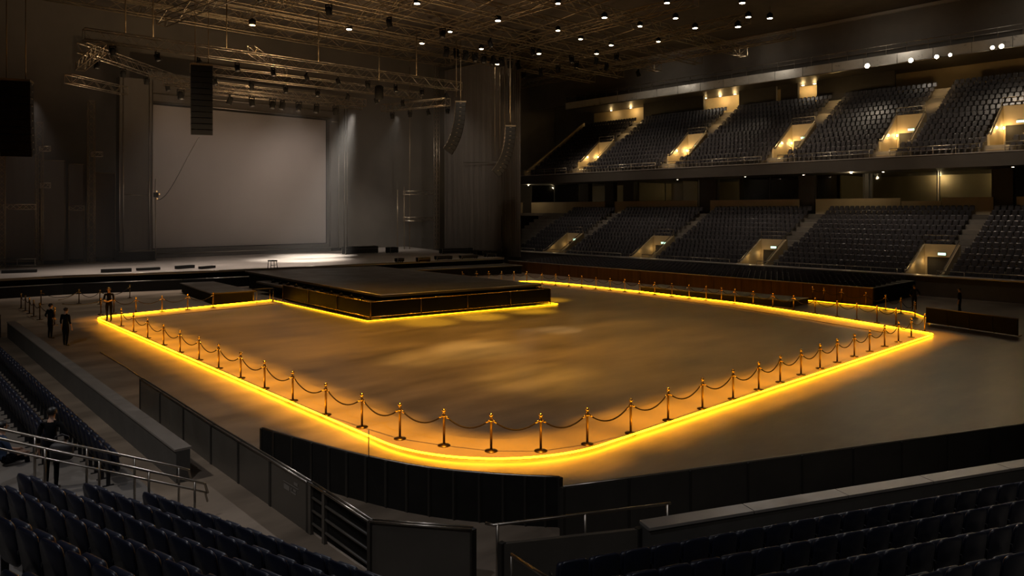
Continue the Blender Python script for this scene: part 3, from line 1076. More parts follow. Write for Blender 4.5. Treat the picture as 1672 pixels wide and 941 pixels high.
mt = thing('motor_hoist', 'black chain hoist hanging beside the front truss near the short bronze truss', 'hoist', on_y(619, 150, 62))
MB().lathe([(0.3, -0.75), (0.42, -0.6), (0.42, 0.5), (0.25, 0.62)], 12).build('hoist_body', 'black', mt)
MB().bar((0, 0, 0.6), (0, 0, 6.5), 0.03, 6).build('chain', 'darksteel', mt)
MB().bar((0, 0, -0.95), (0, 0, -0.74), 0.05, 6).build('hook', 'steel', mt)
for i, (u, z0) in enumerate(((205, 19.7), (250, 19.7), (370, 19.7), (520, 19.7), (680, 19.7), (745, 18.2))):
    a = on_y(u, 100, 60.0)
    o = MB().bar((a.x, 60.0, z0 + 0.15), (a.x, 60.0, 24.2), 0.05, 6).build('rigging_cable', 'darksteel')
    tag(o, 'upright rigging cable holding the front truss, %s from the stage wing' % nth(i + 1), 'cable', 'rigging cables above the front truss')
for i in range(5):
    a = on_y(808 + 8 * i, 150, 66.0)
    o = MB().bar((a.x, 66.0, 13.0 + i), (a.x, 66.0, 24.2), 0.035, 6).build('rigging_cable', 'darksteel')
    tag(o, 'thin cable hanging before the black drape, %s from the bright tower' % nth(i + 1), 'cable', 'cables before the drape')

# ------------------------------------------------------------------ far stands
ROW_L, PIT_L, RISE_L, X_L, Z_L = 14, 0.90, 0.43, 61.6, 0.55
ROW_U, PIT_U, RISE_U, X_U, Z_U = 14, 0.87, 0.575, 71.2, 11.5
VW = 2.8
vom_L = [63.2, 49.9, 36.9, 22.1]
vom_U = [66.9, 52.4, 38.9, 28.0, 19.0]
YL0, YL1 = 7.0, 74.0
YU0, YU1 = 7.0, 75.5


def cuts(y0, y1, holes):
    segs, cur = [], y0
    for a, b in sorted(holes):
        if a > cur:
            segs.append((cur, min(a, y1)))
        cur = max(cur, b)
    if cur < y1:
        segs.append((cur, y1))
    return segs


def terrace(name, rows, pit, rise, x0, z0, y0, y1, voms, k0, k1):
    mb = MB()
    for k in range(rows):
        holes = [(v - VW, v) for v in voms] if k0 <= k < k1 else []
        for a, b in cuts(y0, y1, holes):
            mb.box((x0 + k * pit, a, z0 + k * rise - rise - 0.25), (x0 + (k + 1) * pit + 0.02, b, z0 + k * rise))
    return struct(mb.build(name, 'concrete'))


terrace('lower_terrace', ROW_L, PIT_L, RISE_L, X_L, Z_L, YL0, YL1, vom_L, 1, 6)
terrace('upper_terrace', ROW_U, PIT_U, RISE_U, X_U, Z_U, YU0, YU1, vom_U, 2, 7)

# all far seats as one mass (thousands)
far = MB()


def far_seat(x, y, z, s=1.0, folded=False):
    """curved shell seat facing -X"""
    w = 0.195
    j = random.uniform(-0.012, 0.012)
    tl = random.uniform(0.10, 0.20)
    yaw = random.uniform(-0.05, 0.05)
    h0, h1 = (0.36, 0.83) if not folded else (0.06, 0.30)
    xb = x + 0.14
    cols = (-1.0, -0.72, 0.0, 0.72, 1.0)
    rows_ = ((h0, 0.92), (h0 + (h1 - h0) * 0.8, 1.0), (h1, 0.80))
    vs = []
    for off in (0.0, 0.05):
        for ri, (hz_, ws) in enumerate(rows_):
            for c in cols:
                bow = 0.035 * (1 - c * c)
                vs.append((xb + bow + off + (hz_ - h0) * tl + j + yaw * c * w - (0.0 if ri < 2 else 0.02 - off * 0.4), y + c * w * ws, z + hz_ - (0.02 * c * c if ri == 2 else 0)))
    fs = []
    for r_ in range(2):
        for c in range(4):
            a = r_ * 5 + c
            fs.append((a, a + 5, a + 6, a + 1))
            fs.append((15 + a, 15 + a + 1, 15 + a + 6, 15 + a + 5))
    for c in range(4):
        fs.append((10 + c, 25 + c, 26 + c, 11 + c))
    for a in (0, 5):
        fs.append((a, a + 15, a + 20, a + 5))
        fs.append((a + 4, a + 9, a + 24, a + 19))
    far.add(vs, fs, True)
    a, b = (0.34, 0.70) if not folded else (0.05, 0.26)
    x2 = x + 0.0
    far.hexa([(x2, y - w + 0.02, z + a), (x2 + 0.07, y - w + 0.02, z + a), (x2 + 0.07, y + w - 0.02, z + a), (x2, y + w - 0.02, z + a),
              (x2 + 0.05, y - w + 0.03, z + b), (x2 + 0.11, y - w + 0.03, z + b), (x2 + 0.11, y + w - 0.03, z + b), (x2 + 0.05, y + w - 0.03, z + b)])
    if not folded:
        far.box((x - 0.10, y + w + 0.02, z + 0.52), (x + 0.16, y + w + 0.06, z + 0.57))
        far.box((x + 0.08, y + w + 0.02, z), (x + 0.13, y + w + 0.06, z + 0.52))


def fill(rows, pit, rise, x0, z0, y0, y1, voms, k0, k1, tier_low=False):
    for k in range(rows):
        holes = []
        for v in voms:
            if k < k0:
                holes.append((v - 1.9, v - 0.1))
            elif k < k1:
                holes.append((v - VW - 0.25, v + 0.25))
            else:
                holes.append((v - 3.3, v - 2.0))
        if k >= k1 - 1 and k < k1 + 1:
            pass
        for a, b in cuts(y0, y1, holes):
            n = int((b - a - 0.1) / 0.5)
            if b - a < 0.6 or (y0 > 15 and b <= vom_L[3] - 1.8 and tier_low):
                continue
            for i in range(n):
                far_seat(x0 + k * pit + 0.42, a + 0.3 + i * 0.5, z0 + k * rise + 0.005)


N_SINGLE = 143
cand = []
for k in range(ROW_L):
    hi = vom_L[3] - (VW + 0.25 if 1 <= k < 6 else (1.9 if k < 1 else 3.3))
    n = 0
    for i in range(22):
        y = hi - 0.32 - 0.5 * i
        x = X_L + k * PIT_L + 0.42
        q = proj((x, y, Z_L + k * RISE_L + 0.6))
        if q[0] > 1676:
            cand.append((9999.0, x, y, Z_L + k * RISE_L, k + 1, i))
            continue
        n += 1
        cand.append((q[2], x, y, Z_L + k * RISE_L, k + 1, n))
cand.sort()
single = [c for c in cand[:N_SINGLE] if c[0] < 9000]
for _, x, y, z, k, n in single:
    far = MB()
    random.seed(int(x * 100) + n)
    far_seat(0, 0, 0)
    o = far.build('stadium_chair', 'farseat', fix=False)
    o.location = (x, y, z + 0.005)
    tag(o, 'dark seat in the lower stand edge section, %s row up, %s from its stairs' % (nth(k), nth(n)), 'seat', 'dark seats of the lower stand edge section')
Y_MASS = min([c[2] for c in cand]) if not single else vom_L[3] - 1.9
far = MB()
random.seed(11)
fill(ROW_L, PIT_L, RISE_L, X_L, Z_L, vom_L[3] - 3.3, 69.0, vom_L, 1, 6, True)
for c in cand[len(single):]:
    far_seat(c[1], c[2], c[3] + 0.005)
fill(ROW_U, PIT_U, RISE_U, X_U, Z_U, 14.0, 75.0, vom_U, 2, 7)
for k in range(8):
    for i in range(72):
        far_seat(52.8 + k * 0.95 + 0.3, 21.2 + i * 0.5, 0.94 + 0.035 * k, folded=True)
fs_o = far.build('stadium_seats', 'farseat', fix=False)
tag(fs_o, 'thousands of dark folding seats filling the far lower and upper stands', 'seats', None, 'stuff')


# aisle stairs
def stairs(x0, x1, z0, z1, ya, yb, n, label, group, riser='stepriser'):
    """steps climbing from x0,z0 to x1,z1"""
    t = thing('aisle_stairs', label, 'stairs', (x0, ya, z0), 0, group)
    mb, tr = MB(), MB()
    h = (z1 - z0) / n
    for i in range(n):
        xa, xb = (x1 - x0) * i / n, (x1 - x0) * (i + 1) / n
        zt = h * (i + 1)
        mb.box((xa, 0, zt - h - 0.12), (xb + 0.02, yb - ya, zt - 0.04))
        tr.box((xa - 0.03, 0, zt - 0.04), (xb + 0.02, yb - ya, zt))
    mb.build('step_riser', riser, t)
    tr.build('step_tread', 'step', t)
    return t


def handrail(name, pts, label, posts, group=None, r=0.03, mid=None, m='rail', h=0.9):
    c = Vector(pts[0])
    t = thing(name, label, 'handrail', c, 0, group)
    pp = [Vector(p) - c for p in pts]
    MB().tube(pp, r, 6).build('top_rail', m, t)
    if mid:
        MB().tube([p - Vector((0, 0, mid)) for p in pp], r * 0.8, 6).build('mid_rail', m, t)
    for p in posts:
        q = Vector(p) - c
        MB().bar(q - Vector((0, 0, h)), q, r * 0.9, 6).build('post', m, t)
    return t


def lamp_light(p, e, color, r=0.08, name='entrance_glow'):
    l = bpy.data.lights.new(name, 'POINT')
    l.energy = e
    l.color = color
    l.shadow_soft_size = r
    o = bpy.data.objects.new(name, l)
    o.location = p
    COL.objects.link(o)
    return o


WARM = (1.0, 0.66, 0.27)
bl0 = None


def wall_lamp(p, label, group, side=-1):
    """bulkhead on a wall facing -Y"""
    t = thing('wall_lamp', label, 'wall lamp', p, 0, group)
    MB().box((-0.09, 0.0, -0.12), (0.09, 0.05, 0.12)).build('backplate', 'trimgrey', t)
    b = MB().lathe([(0.02, -0.12), (0.075, -0.09), (0.085, 0.0), (0.075, 0.09), (0.02, 0.12)], 10).build('globe', 'bulb', t)
    b.location = (0, -0.06, 0)
    return t


def vomitory(tier, i, yv, x0, pit, z0, rise, k0, k1, warm):
    xf, xb = x0 + k0 * pit, x0 + k1 * pit
    zf, zb = z0 + (k0 - 1) * rise, z0 + (k1 - 1) * rise
    which = '%s %s tier entrance from the stage end' % (nth(i + 1), tier)
    t = thing('stand_entrance', 'beige walled passage opening into the stand seats, %s' % which, 'entrance', (xf, yv, zf), 0, 'entrances in the far stand')
    L = xb - xf
    H = zb - zf
    for y, nm in ((-0.19, 'side_wall'), (-VW + 0.01, 'side_wall')):
        MB().prism_y([(0, -0.3), (L - 0.23, -0.3), (L - 0.23, H + 0.98), (0.5, 1.0), (0, 1.0)], y, y + 0.18).build(nm, 'beige', t)
    d0, d1 = -VW + 0.75, -VW + 2.45
    mb = MB()
    mb.box((L - 0.22, -VW, -0.3), (L - 0.01, d0, H + 1.0)).box((L - 0.22, d1, -0.3), (L - 0.01, 0, H + 1.0)).box((L - 0.22, d0, 2.1), (L - 0.01, d1, H + 1.0))
    mb.build('back_wall', 'beige', t)
    MB().box((L - 0.08, d0, -0.05), (L - 0.03, d1, 2.1)).build('opening_shade', 'doorway', t)  # dark sheet painting the shade inside the doorway
    MB().box((-0.1, -VW + 0.2, -0.3), (L - 0.23, -0.2, 0.0)).build('passage_floor', 'step', t)
    hr = MB()
    hr.tube([(0.0, -0.09, 1.15), (0.5, -0.09, 1.25), (L - 0.1, -0.09, H + 1.3)], 0.035, 6)
    for s in (0.0, 0.35, 0.7, 1.0):
        x = 0.1 + (L - 0.1) * s
        zz = 1.0 + max(0, (x - 0.5)) / (L - 0.3) * H
        hr.bar((x, -0.09, zz - 0.1), (x, -0.09, zz + 0.27), 0.025, 6)
    hr.build('wall_rail', 'rail', t)
    hr = MB()
    hr.tube([(L - 0.1, -0.09, H + 1.0), (L - 0.1, -0.09, H + 1.75), (L - 0.1, -VW + 0.09, H + 1.75), (L - 0.1, -VW + 0.09, H + 1.0)], 0.035, 6)
    hr.tube([(L - 0.1, -0.09, H + 1.35), (L - 0.1, -VW + 0.09, H + 1.35)], 0.025, 6)
    hr.build('guard_rail', 'rail', t)
    hr = MB()
    hr.tube([(0.0, -VW + 0.1, 1.15), (0.5, -VW + 0.1, 1.25), (L - 0.1, -VW + 0.1, H + 1.3)], 0.035, 6)
    hr.build('wall_rail', 'rail', t)
    # exit sign above the door
    ex = thing('exit_sign', 'green exit sign over the doorway of the %s' % which, 'exit sign', (xf + L - 0.30, yv + (d0 + d1) / 2 - 0.3, zf + 2.36), 0, 'exit signs of the far stand')
    MB().box((-0.02, -0.32, -0.12), (0.06, 0.32, 0.12)).build('sign_box', 'trimgrey', ex)
    MB().box((-0.03, -0.29, -0.10), (-0.021, 0.29, 0.10)).build('lit_face', 'exit', ex)
    # lamps on the inner face of the wall at the greater Y, upper tier only
    for s, zz in ((0.36, 0.35), (0.86, 0.2)):
        p = Vector((xf + L * s, yv - 0.25, zf + 1.0 + H * s * zz + 0.35))
        if tier == 'upper':
            wall_lamp(p, 'glowing warm wall lamp, %s in the %s' % ('outer' if s < 0.6 else 'inner', which), 'warm lamps in the far stand entrances')
        lamp_light(p + Vector((-0.1, -0.32, 0.0)), 70 * warm, WARM, 0.1)  # in the lower tier an added light with no lamp


for i, yv in enumerate(vom_L):
    vomitory('lower', i, yv, X_L, PIT_L, Z_L, RISE_L, 1, 6, (0.05, 0.09, 0.11, 0.15)[i])
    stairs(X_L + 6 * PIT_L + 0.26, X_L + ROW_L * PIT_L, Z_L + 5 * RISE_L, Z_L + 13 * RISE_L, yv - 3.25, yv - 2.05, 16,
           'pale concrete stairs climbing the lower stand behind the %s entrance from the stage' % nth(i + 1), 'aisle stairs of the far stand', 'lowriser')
for i, yv in enumerate(vom_U):
    vomitory('upper', i, yv, X_U, PIT_U, Z_U, RISE_U, 2, 7, (0.7, 1.0, 0.9, 1.0, 1.0)[i])
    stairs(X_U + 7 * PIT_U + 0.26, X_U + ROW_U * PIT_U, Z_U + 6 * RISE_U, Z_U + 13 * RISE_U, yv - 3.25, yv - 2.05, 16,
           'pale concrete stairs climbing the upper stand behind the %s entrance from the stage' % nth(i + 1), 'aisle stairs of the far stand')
    for s_ in (0.3, 0.75):
        lamp_light((X_U + 7 * PIT_U + 6 * PIT_U * s_, yv - 2.65, Z_U + 6 * RISE_U + 7 * RISE_U * s_ + 1.1), 60, WARM, 0.08, 'stair_fill')  # added light above the steps, no fixture
    lamp_light((X_U + 0.5, yv - 1.0, Z_U + 1.2), 60, WARM, 0.08, 'stair_fill')  # added light over the front steps, no fixture
    stairs(X_U - 0.1, X_U + 2 * PIT_U - 0.14, Z_U - 0.5, Z_U + RISE_U, yv - 1.85, yv - 0.15, 6,
           'lit front steps from the balcony edge to the %s upper tier entrance' % nth(i + 1), 'front steps of the upper tier')

# stand front walls, fascia, rails
struct(MB().box((60.5, YL0 - 6, 0), (61.6, YL1, 1.48)).build('wall_lower_stand', 'ledge'))
struct(MB().box((60.4, YL0 - 6, 1.48), (61.65, YL1, 1.56)).build('trim_3', 'cap'))
struct(MB().box((70.2, YU0 - 6, 10.2), (71.2, YU1, 11.35)).build('trim_4', 'fascia'))
struct(MB().box((70.15, YU0 - 6, 11.35), (71.2, YU1, 11.42)).build('trim_5', 'cap'))
struct(MB().box((71.2, YU0 - 6, 10.2), (88, YU1, 10.55)).build('ceiling_suite', 'fascia'))


def long_rail(x, y0, y1, z, h, step, label, gaps=(), mid=True):
    t = thing('balcony_rail', label, 'railing', (x, y0, z))
    for a, b in cuts(y0, y1, gaps):
        mb = MB()
        mb.bar((0, a - y0, h), (0, b - y0, h), 0.035, 6)
        if mid:
            mb.bar((0, a - y0, h * 0.55), (0, b - y0, h * 0.55), 0.025, 6)
        n = max(1, int((b - a) / step))
        for i in range(n + 1):
            yy = a - y0 + (b - a) * i / n
            mb.bar((0, yy, 0), (0, yy, h), 0.025, 6)
        mb.build('rail_run', 'rail', t)
    return t


long_rail(70.5, 8, 75, 11.42, 0.75, 1.8, 'long steel railing on the front edge of the upper balcony', [(v - 1.9, v - 0.1) for v in vom_U])
long_rail(61.2, 8, 68, 1.56, 0.35, 1.8, 'low steel railing on top of the lower stand front wall', [(v - VW, v) for v in vom_L], mid=False)
# end wall of the upper tier (towards the stage)
mb = MB()
mb.prism_y([(X_U - 0.4, 10.6)] + [(X_U + ROW_U * PIT_U, 10.6), (X_U + ROW_U * PIT_U, Z_U + 13 * RISE_U + 1.0), (X_U, Z_U + 0.6), (X_U - 0.4, Z_U + 0.6)], 75.1, 75.4)
struct(mb.build('wall_upper_end', 'beige'))

# concourse / suites behind the lower stand
xs = X_L + ROW_L * PIT_L
zs = Z_L + 13 * RISE_L
struct(MB().box((xs, 0, zs - 0.4), (88, 86, zs)).build('floor_concourse', 'concrete'))
struct(MB().box((84, 0, zs), (84.2, 86, 10.2)).build('wall_suite', 'suite'))
pan = [(845, 853, 0), (868, 988, 0), (1004, 1138, 0), (1160, 1305, 0), (1332, 1470, 0), (1472, 1536, 1), (1538, 1622, 0), (1660, 1690, 0)]
for i, (u0, u1, low) in enumerate(pan):
    y1, y0 = on_x(u0, 330, xs + 0.35).y, on_x(u1, 330, xs + 0.35).y
    t = thing('low_parapet', 'beige low wall panel behind the top row of the lower stand, %s from the stage' % nth(i + 1), 'low wall', (xs + 0.3, y0, zs), 0, 'beige low walls above the lower stand')
    MB().box((0, 0, 0), (0.14, y1 - y0, 1.5 - 0.3 * low)).build('wall_panel', 'beigepanel', t)
    MB().box((-0.02, 0, 1.5 - 0.3 * low), (0.18, y1 - y0, 1.56 - 0.3 * low)).build('panel_cap', 'beigepanel', t)
piers = [(990, 1003), (1019, 1036), (1143, 1170), (1306, 1331), (948, 962), (1413, 1420), (1622, 1655)]
for i, (u0, u1) in enumerate(piers):
    y1, y0 = on_x(u0, 330, xs + 1.0).y, on_x(u1, 330, xs + 1.0).y
    struct(MB().box((xs + 0.8, y0, zs), (xs + 1.6, y1, 10.2)).build('pier_column', 'pier'))
wins = [(868, 945), (964, 988), (1037, 1140), (1172, 1304), (1333, 1410), (1424, 1530), (1534, 1620)]
for i, (u0, u1) in enumerate(wins):
    y1, y0 = on_x(u0, 330, xs + 1.2).y, on_x(u1, 330, xs + 1.2).y
    w = thing('window_%d' % (i + 1), None, None, (xs + 1.2, y0, zs))
    w['kind'] = 'structure'
    MB().box((0, 0, 0.05), (0.03, y1 - y0, 10.2 - zs)).build('pane', 'glass', w)
    mb = MB()
    n = max(1, int((y1 - y0) / 3.2))
    for k in range(n + 1):
        yy = (y1 - y0) * k / n
        mb.box((-0.03, yy - 0.04, 0), (0.06, yy + 0.04, 10.2 - zs))
    mb.build('window_frame', 'pier', w)
# lit partitions inside the suites
for i, (u, dd) in enumerate(((906, 0), (1048, 1), (1120, 0), (1213, 1), (1362, 0), (1378, 1), (1660, 0))):
    p = on_x(u, 320, xs + 3.2)
    o = MB().box((xs + 2.6, p.y, zs), (84, p.y + 0.15, 10.2)).build('suite_partition', 'suite')
    struct(o)

cl_pos = []
cl0 = thing('suite_downlight', 'x', 'downlight', (0, 0, 0), 0, 'small downlights in the concourse ceiling')
MB().lathe([(0.12, 0.0), (0.14, 0.03), (0.14, 0.06)], 10).build('trim_ring', 'trimgrey', cl0)
MB().lathe([(0.01, -0.015), (0.1, -0.008)], 10).build('lens', 'lamp', cl0)
cpx = [(863, 303), (888, 313), (903, 303), (1106, 293), (1148, 299), (1217, 289), (1236, 298), (1312, 286), (1390, 283), (1442, 280), (1535, 292), (1654, 271), (1644, 284), (1370, 301)]
for i, (u, v) in enumerate(cpx):
    d = (CAM_H - 10.14) * FPX / (v - V0)
    rx, ry = ray(u)
    p = Vector((rx * d, ry * d, 10.14))
    if not (71.5 < p.x < 83.5):
        p = on_x(u, v, min(83.3, max(72.0, p.x)))
        p.z = 10.14
    lab = 'small lit downlight in the soffit over the lower stand, %s from the stage' % nth(i + 1)
    if i == 0:
        cl0.location = p
        cl0['label'] = lab
    else:
        copy_tree(cl0, p, 0, lab)
    cl_pos.append(p)

# ------------------------------------------------------------------ upper ring with silver fascia
RX = 80.3
struct(MB().box((RX, 2, 21.75), (88, 76, 22.1)).build('ceiling_ring', 'fascia'))
rg = thing('ring_fascia', 'long silver fascia band above the upper seats with bright lamps', 'fascia', (RX, 2, 21.7))
nP = 22
for i in range(nP):
    a, b = i * 74 / nP, (i + 1) * 74 / nP - 0.05
    MB().box((-0.25, a, 0.0), (0.0, b, 1.05)).build('fascia_panel', 'silver', rg)
MB().bar((-0.27, 0, 0.0), (-0.27, 74, 0.0), 0.05, 6).build('bottom_tube', 'rail', rg)
rr = long_rail(RX - 0.15, 2, 76, 22.76, 1.0, 2.0, 'thin dark railing standing on the silver fascia band')
def make_flood():
    t = thing('floodlight', 'x', 'floodlight', (0, 0, 0), 0, 'bright floodlights on the silver band')
    MB().lathe([(0.16, 0.0), (0.28, 0.12), (0.30, 0.16)], 14).build('reflector_bowl', 'silver', t)
    MB().lathe([(0.26, 0.165), (0.20, 0.2), (0.02, 0.215)], 14).build('lens', 'lamp', t)
    MB().box((-0.06, -0.06, -0.1), (0.06, 0.06, 0.02)).build('bracket', 'black', t)
    return t


fd0 = make_flood()
FLOODS = []
fpx = [(1417, 108), (1488, 99), (1530, 93), (1552, 90), (1621, 78), (1636, 76)]
for i, (u, v) in enumerate(fpx):
    p = on_x(u, v, RX - 0.42)
    FLOODS.append(p)
    lab = 'bright round floodlight on the silver band, %s from the stage end' % nth(i + 1)
    if i == 0:
        fl = fd0
        fl['label'] = lab
        fl.location = p
    else:
        fl = copy_tree(fd0, p, 0, lab)
    fl.rotation_euler = (0, -PI / 2, 0)
    s = (0.95, 0.85, 0.75, 0.62, 0.66, 0.8)[i]
    fl.scale = (s, s, s)
# back wall of upper stand: dark piers and warm alcoves
zu = Z_U + 13 * RISE_U
xu = X_U + ROW_U * PIT_U
struct(MB().box((xu, 2, zu - 0.5), (88, 76, zu)).build('floor_upper_concourse', 'concrete'))
struct(MB().box((86.6, 2, zu), (86.8, 76, 21.75)).build('wall_upper_concourse', 'beige'))
upier = [(1010 + 42, 1150), (1208, 1268), (1276, 1304), (1335, 1462)]
for i, (u0, u1) in enumerate(upier):
    y1, y0 = on_x(u0, 160, xu + 0.8).y, on_x(u1, 160, xu + 0.8).y
    struct(MB().box((xu + 0.6, y0, zu), (xu + 1.0, y1, 21.75)).build('pier_wall', 'pier'))
ALC = []
for u, v, e in ((1030, 190, 260), (998, 192, 110), (1152, 166, 50), (1176, 164, 300), (1200, 160, 200), (1311, 147, 200), (1330, 150, 130), (1387, 152, 60), (1500, 140, 60)):
    p = on_x(u, v, xu + 2.2)
    p.z = 21.3
    ALC.append((p, e))
for i, (p, e) in enumerate(ALC[:8]):
    t = copy_tree(cl0, (p.x, p.y, 21.69), 0, 'warm downlight over the top concourse of the upper stand, %s from the stage' % nth(i + 1), 'warm downlights over the top concourse', scale=1.6)
    lamp_light(p, e * 0.35, WARM, 0.1, 'concourse_glow')

# ------------------------------------------------------------------ low seating bank with brown panels
bk = thing('seating_bank', 'low seating bank with brown panelled front before the lower stand', 'seating bank', (52.2, 20.4, 0))
mb = MB()
for k in range(8):
    mb.box((0.1 + k * 0.95, 0, 0), (0.1 + (k + 1) * 0.95, 37.6, 0.92 + 0.035 * k))
mb.build('tier_deck', 'concrete', bk)
for i in range(15):
    MB().box((0, i * 2.5 + 0.02, 0), (0.09, i * 2.5 + 2.47, 1.12)).build('front_panel', 'brown', bk)
MB().box((-0.03, 0, 1.12), (0.12, 37.6, 1.17)).build('top_edge', 'cap', bk)
MB().box((0, -0.08, 0), (7.7, -0.01, 1.15)).build('end_panel', 'black', bk)

lp = thing('low_platform', 'low black platform between the two light strips beside the far stanchions', 'platform', (46.7, 23.6, 0))
MB().box((0, 0, 0), (2.6, 12.5, 0.40)).build('platform_body', 'black', lp)
MB().box((-0.03, -0.03, 0.40), (2.63, 12.53, 0.44)).build('platform_top', 'deck', lp)

bb = [(45.95, 15.0), (45.2, 12.6), (44.55, 10.2)]
t = thing('crowd_barrier', 'straight black crowd barrier standing beyond the far corner of the glowing floor', 'barrier', (*bb[0], 0))
bo = Vector((*bb[0], 0))
for k in range(4):
    a = Vector(bb[0]).lerp(Vector(bb[2]), k / 4) - bo.to_2d()
    b = Vector(bb[0]).lerp(Vector(bb[2]), (k + 1) / 4 - 0.006) - bo.to_2d()
    MB().wallseg(a, b, 0.05, 0.9, 0.08).build('barrier_panel', 'blackboard', t)
mb = MB()
mb.bar((0, 0, 0.91), (*(Vector(bb[2]) - Vector(bb[0])), 0.91), 0.035, 6)
mb.build('top_rail', 'darksteel', t)
for k in range(5):
    a = Vector(bb[0]).lerp(Vector(bb[2]), k / 4) - bo.to_2d()
    MB().box((a.x + 0.05, a.y - 0.04, 0), (a.x + 0.5, a.y + 0.04, 0.05)).build('foot', 'darksteel', t)

# ------------------------------------------------------------------ near side: boards, walls, gate
def panels(name, pts, z1, t, label, cat, m, cap=None, seam=1.6, z0=0.0, postm='seam', post=True):
    root = thing(name, label, cat, (*pts[0], 0))
    o = Vector(pts[0])
    line = resample(pts, seam)
    acc = []
    last = None
    for a, b in zip(line, line[1:]):
        a2, b2 = Vector(a) - o, Vector(b) - o
        d = (b2 - a2).normalized() * 0.003
        MB().wallseg(a2 + d, b2 - d, z0, z1, t).build('panel', m, root)
    mb = MB()
    off = t / 2 + 0.012
    for s in (-off, off) if cap == 'double' else (0,):
        ln = offset_line(line, s)
        mb.tube([(p[0] - o.x, p[1] - o.y, z1 + 0.02) for p in ln], 0.022 if cap == 'double' else 0.028, 6)
    if cap:
        mb.build('top_rail', 'rail', root)
    if post:
        for p in line:
            MB().box((p[0] - o.x - 0.05, p[1] - o.y - 0.05, 0), (p[0] - o.x + 0.05, p[1] - o.y + 0.05, z1 + 0.015)).build('post', postm, root)
    return root


lb = [(7.05, 25.7), (6.9, 19.0), (6.88, 13.65)]
bd = panels('dasher_board', lb, 1.0, 0.07, 'grey dasher board run with double top rail along the aisle wall', 'barrier', 'board', 'double', 1.7)
# worn unreadable pale marks on the board next to the gate
mb = MB()
for y0, y1, z0, z1 in ((14.75, 14.05, 0.745, 0.76), (14.72, 14.46, 0.60, 0.70), (14.40, 14.36, 0.60, 0.70), (14.35, 14.16, 0.60, 0.63), (14.28, 14.16, 0.66, 0.70), (14.25, 14.08, 0.80, 0.86)):
    mb.box((6.838 - lb[0][0], y1 - lb[0][1], z0), (6.844 - lb[0][0], y0 - lb[0][1], z1))
mb.build('worn_print', 'white', bd)

gt = thing('barrier_gate', 'dark barred gate between the grey boards and the corner panel', 'gate', (6.88, 13.6, 0))
mb = MB()
for z in (0.22, 0.48, 0.74):
    mb.bar((0, 0, z), (-0.06, -2.4, z), 0.028, 6)
mb.build('gate_bars', 'board', gt)
mb = MB()
for x in (-0.04, 0.04):
    mb.bar((x, 0, 1.02), (x - 0.06, -2.4, 1.02), 0.022, 6)
mb.build('top_rail', 'rail', gt)
for y in (-0.05, -0.62, -2.36):
    MB().box((-0.05, y - 0.05, 0), (0.02, y + 0.05, 1.02)).build('gate_post', 'board', gt)
MB().box((0.02, -2.35, 0.05), (0.05, -0.05, 0.98)).build('backing_panel', 'blackboard', gt)

cpn = [(6.82, 11.2), (7.95, 9.75)]
panels('corner_barrier', cpn, 1.0, 0.07, 'grey angled corner panel with two rails next to the barred gate', 'barrier', 'board', 'double', 3.0)
lw = [(7.95, 9.75), (7.98, 9.02), (10.1, 7.85)]
panels('aisle_barrier', lw[1:], 1.0, 0.08, 'dark low panel wall with a rail between the corner panel and the concrete ledge', 'barrier', 'board', None, 1.25)
mb = thing('guard_rail', 'slim steel guard rail on posts above the dark low panel wall', 'guard rail', (7.95, 9.4, 0))
hr = MB().tube([(0.0, 0.0, 1.22), (0.05, -0.15, 1.22), (2.95, -1.65, 1.25)], 0.026, 6).build('top_rail', 'rail', mb)
for s in (0.02, 0.5, 0.98):
    q = Vector((0.05, -0.15, 0)).lerp(Vector((2.95, -1.65, 0)), s)
    MB().bar((q.x, q.y, 0.0), (q.x, q.y, 1.24), 0.028, 6).build('post', 'rail', mb)

# concrete ledge wall (behind it the seats of the right block)
e_dir = Vector((0.921, -0.389))
m_dir = Vector((0.389, 0.921))
l0 = Vector((10.12, 7.75))
ld = thing('ledge_wall', 'long concrete ledge wall with pale metal cap before the front seat row', 'low wall', (l0.x, l0.y, 0))
MB().wallseg((0, 0), e_dir * 17.2, 0, 1.05, 0.28, 0.5).build('wall_body', 'ledge', ld)
for k in range(8):
    MB().wallseg(e_dir * (k * 2.15 + 0.01), e_dir * ((k + 1) * 2.15 - 0.01), 1.05, 1.10, 0.34, 0.5).build('cap_plate', 'cap', ld)
rb = [(10.47, 10.0), (26.5, 3.2)]
panels('dasher_board', rb, 1.0, 0.08, 'straight black board fence along the arena side of the concrete ledge', 'barrier', 'fence', 'single', 1.45)
cb = [(7.7, 17.8), (8.1, 15.9), (8.55, 14.2), (9.15, 12.65), (10.05, 11.3), (10.8, 10.42)]
cs = []
# smooth the curved barrier with a Catmull-Rom
for i in range(len(cb) - 1):
    p0, p1, p2, p3 = [Vector(cb[max(0, min(len(cb) - 1, j))]) for j in (i - 1, i, i + 1, i + 2)]
    for k in range(3):
        s = k / 3
        cs.append(tuple(0.5 * ((2 * p1) + (p2 - p0) * s + (2 * p0 - 5 * p1 + 4 * p2 - p3) * s * s + (3 * p1 - p0 - 3 * p2 + p3) * s ** 3)))
cs.append(cb[-1])
panels('curved_barrier', cs, 1.0, 0.07, 'tall curved black barrier round the near corner of the arena', 'barrier', 'blackboard', 'single', 1.7)
o = MB().bar(at(602, 748, 1.0), at(602, 748, 1.0) + Vector((0, 0, 0.62)), 0.012, 6).build('thin_pole', 'darksteel')
tag(o, 'thin upright pole rising from the curved black barrier', 'pole')

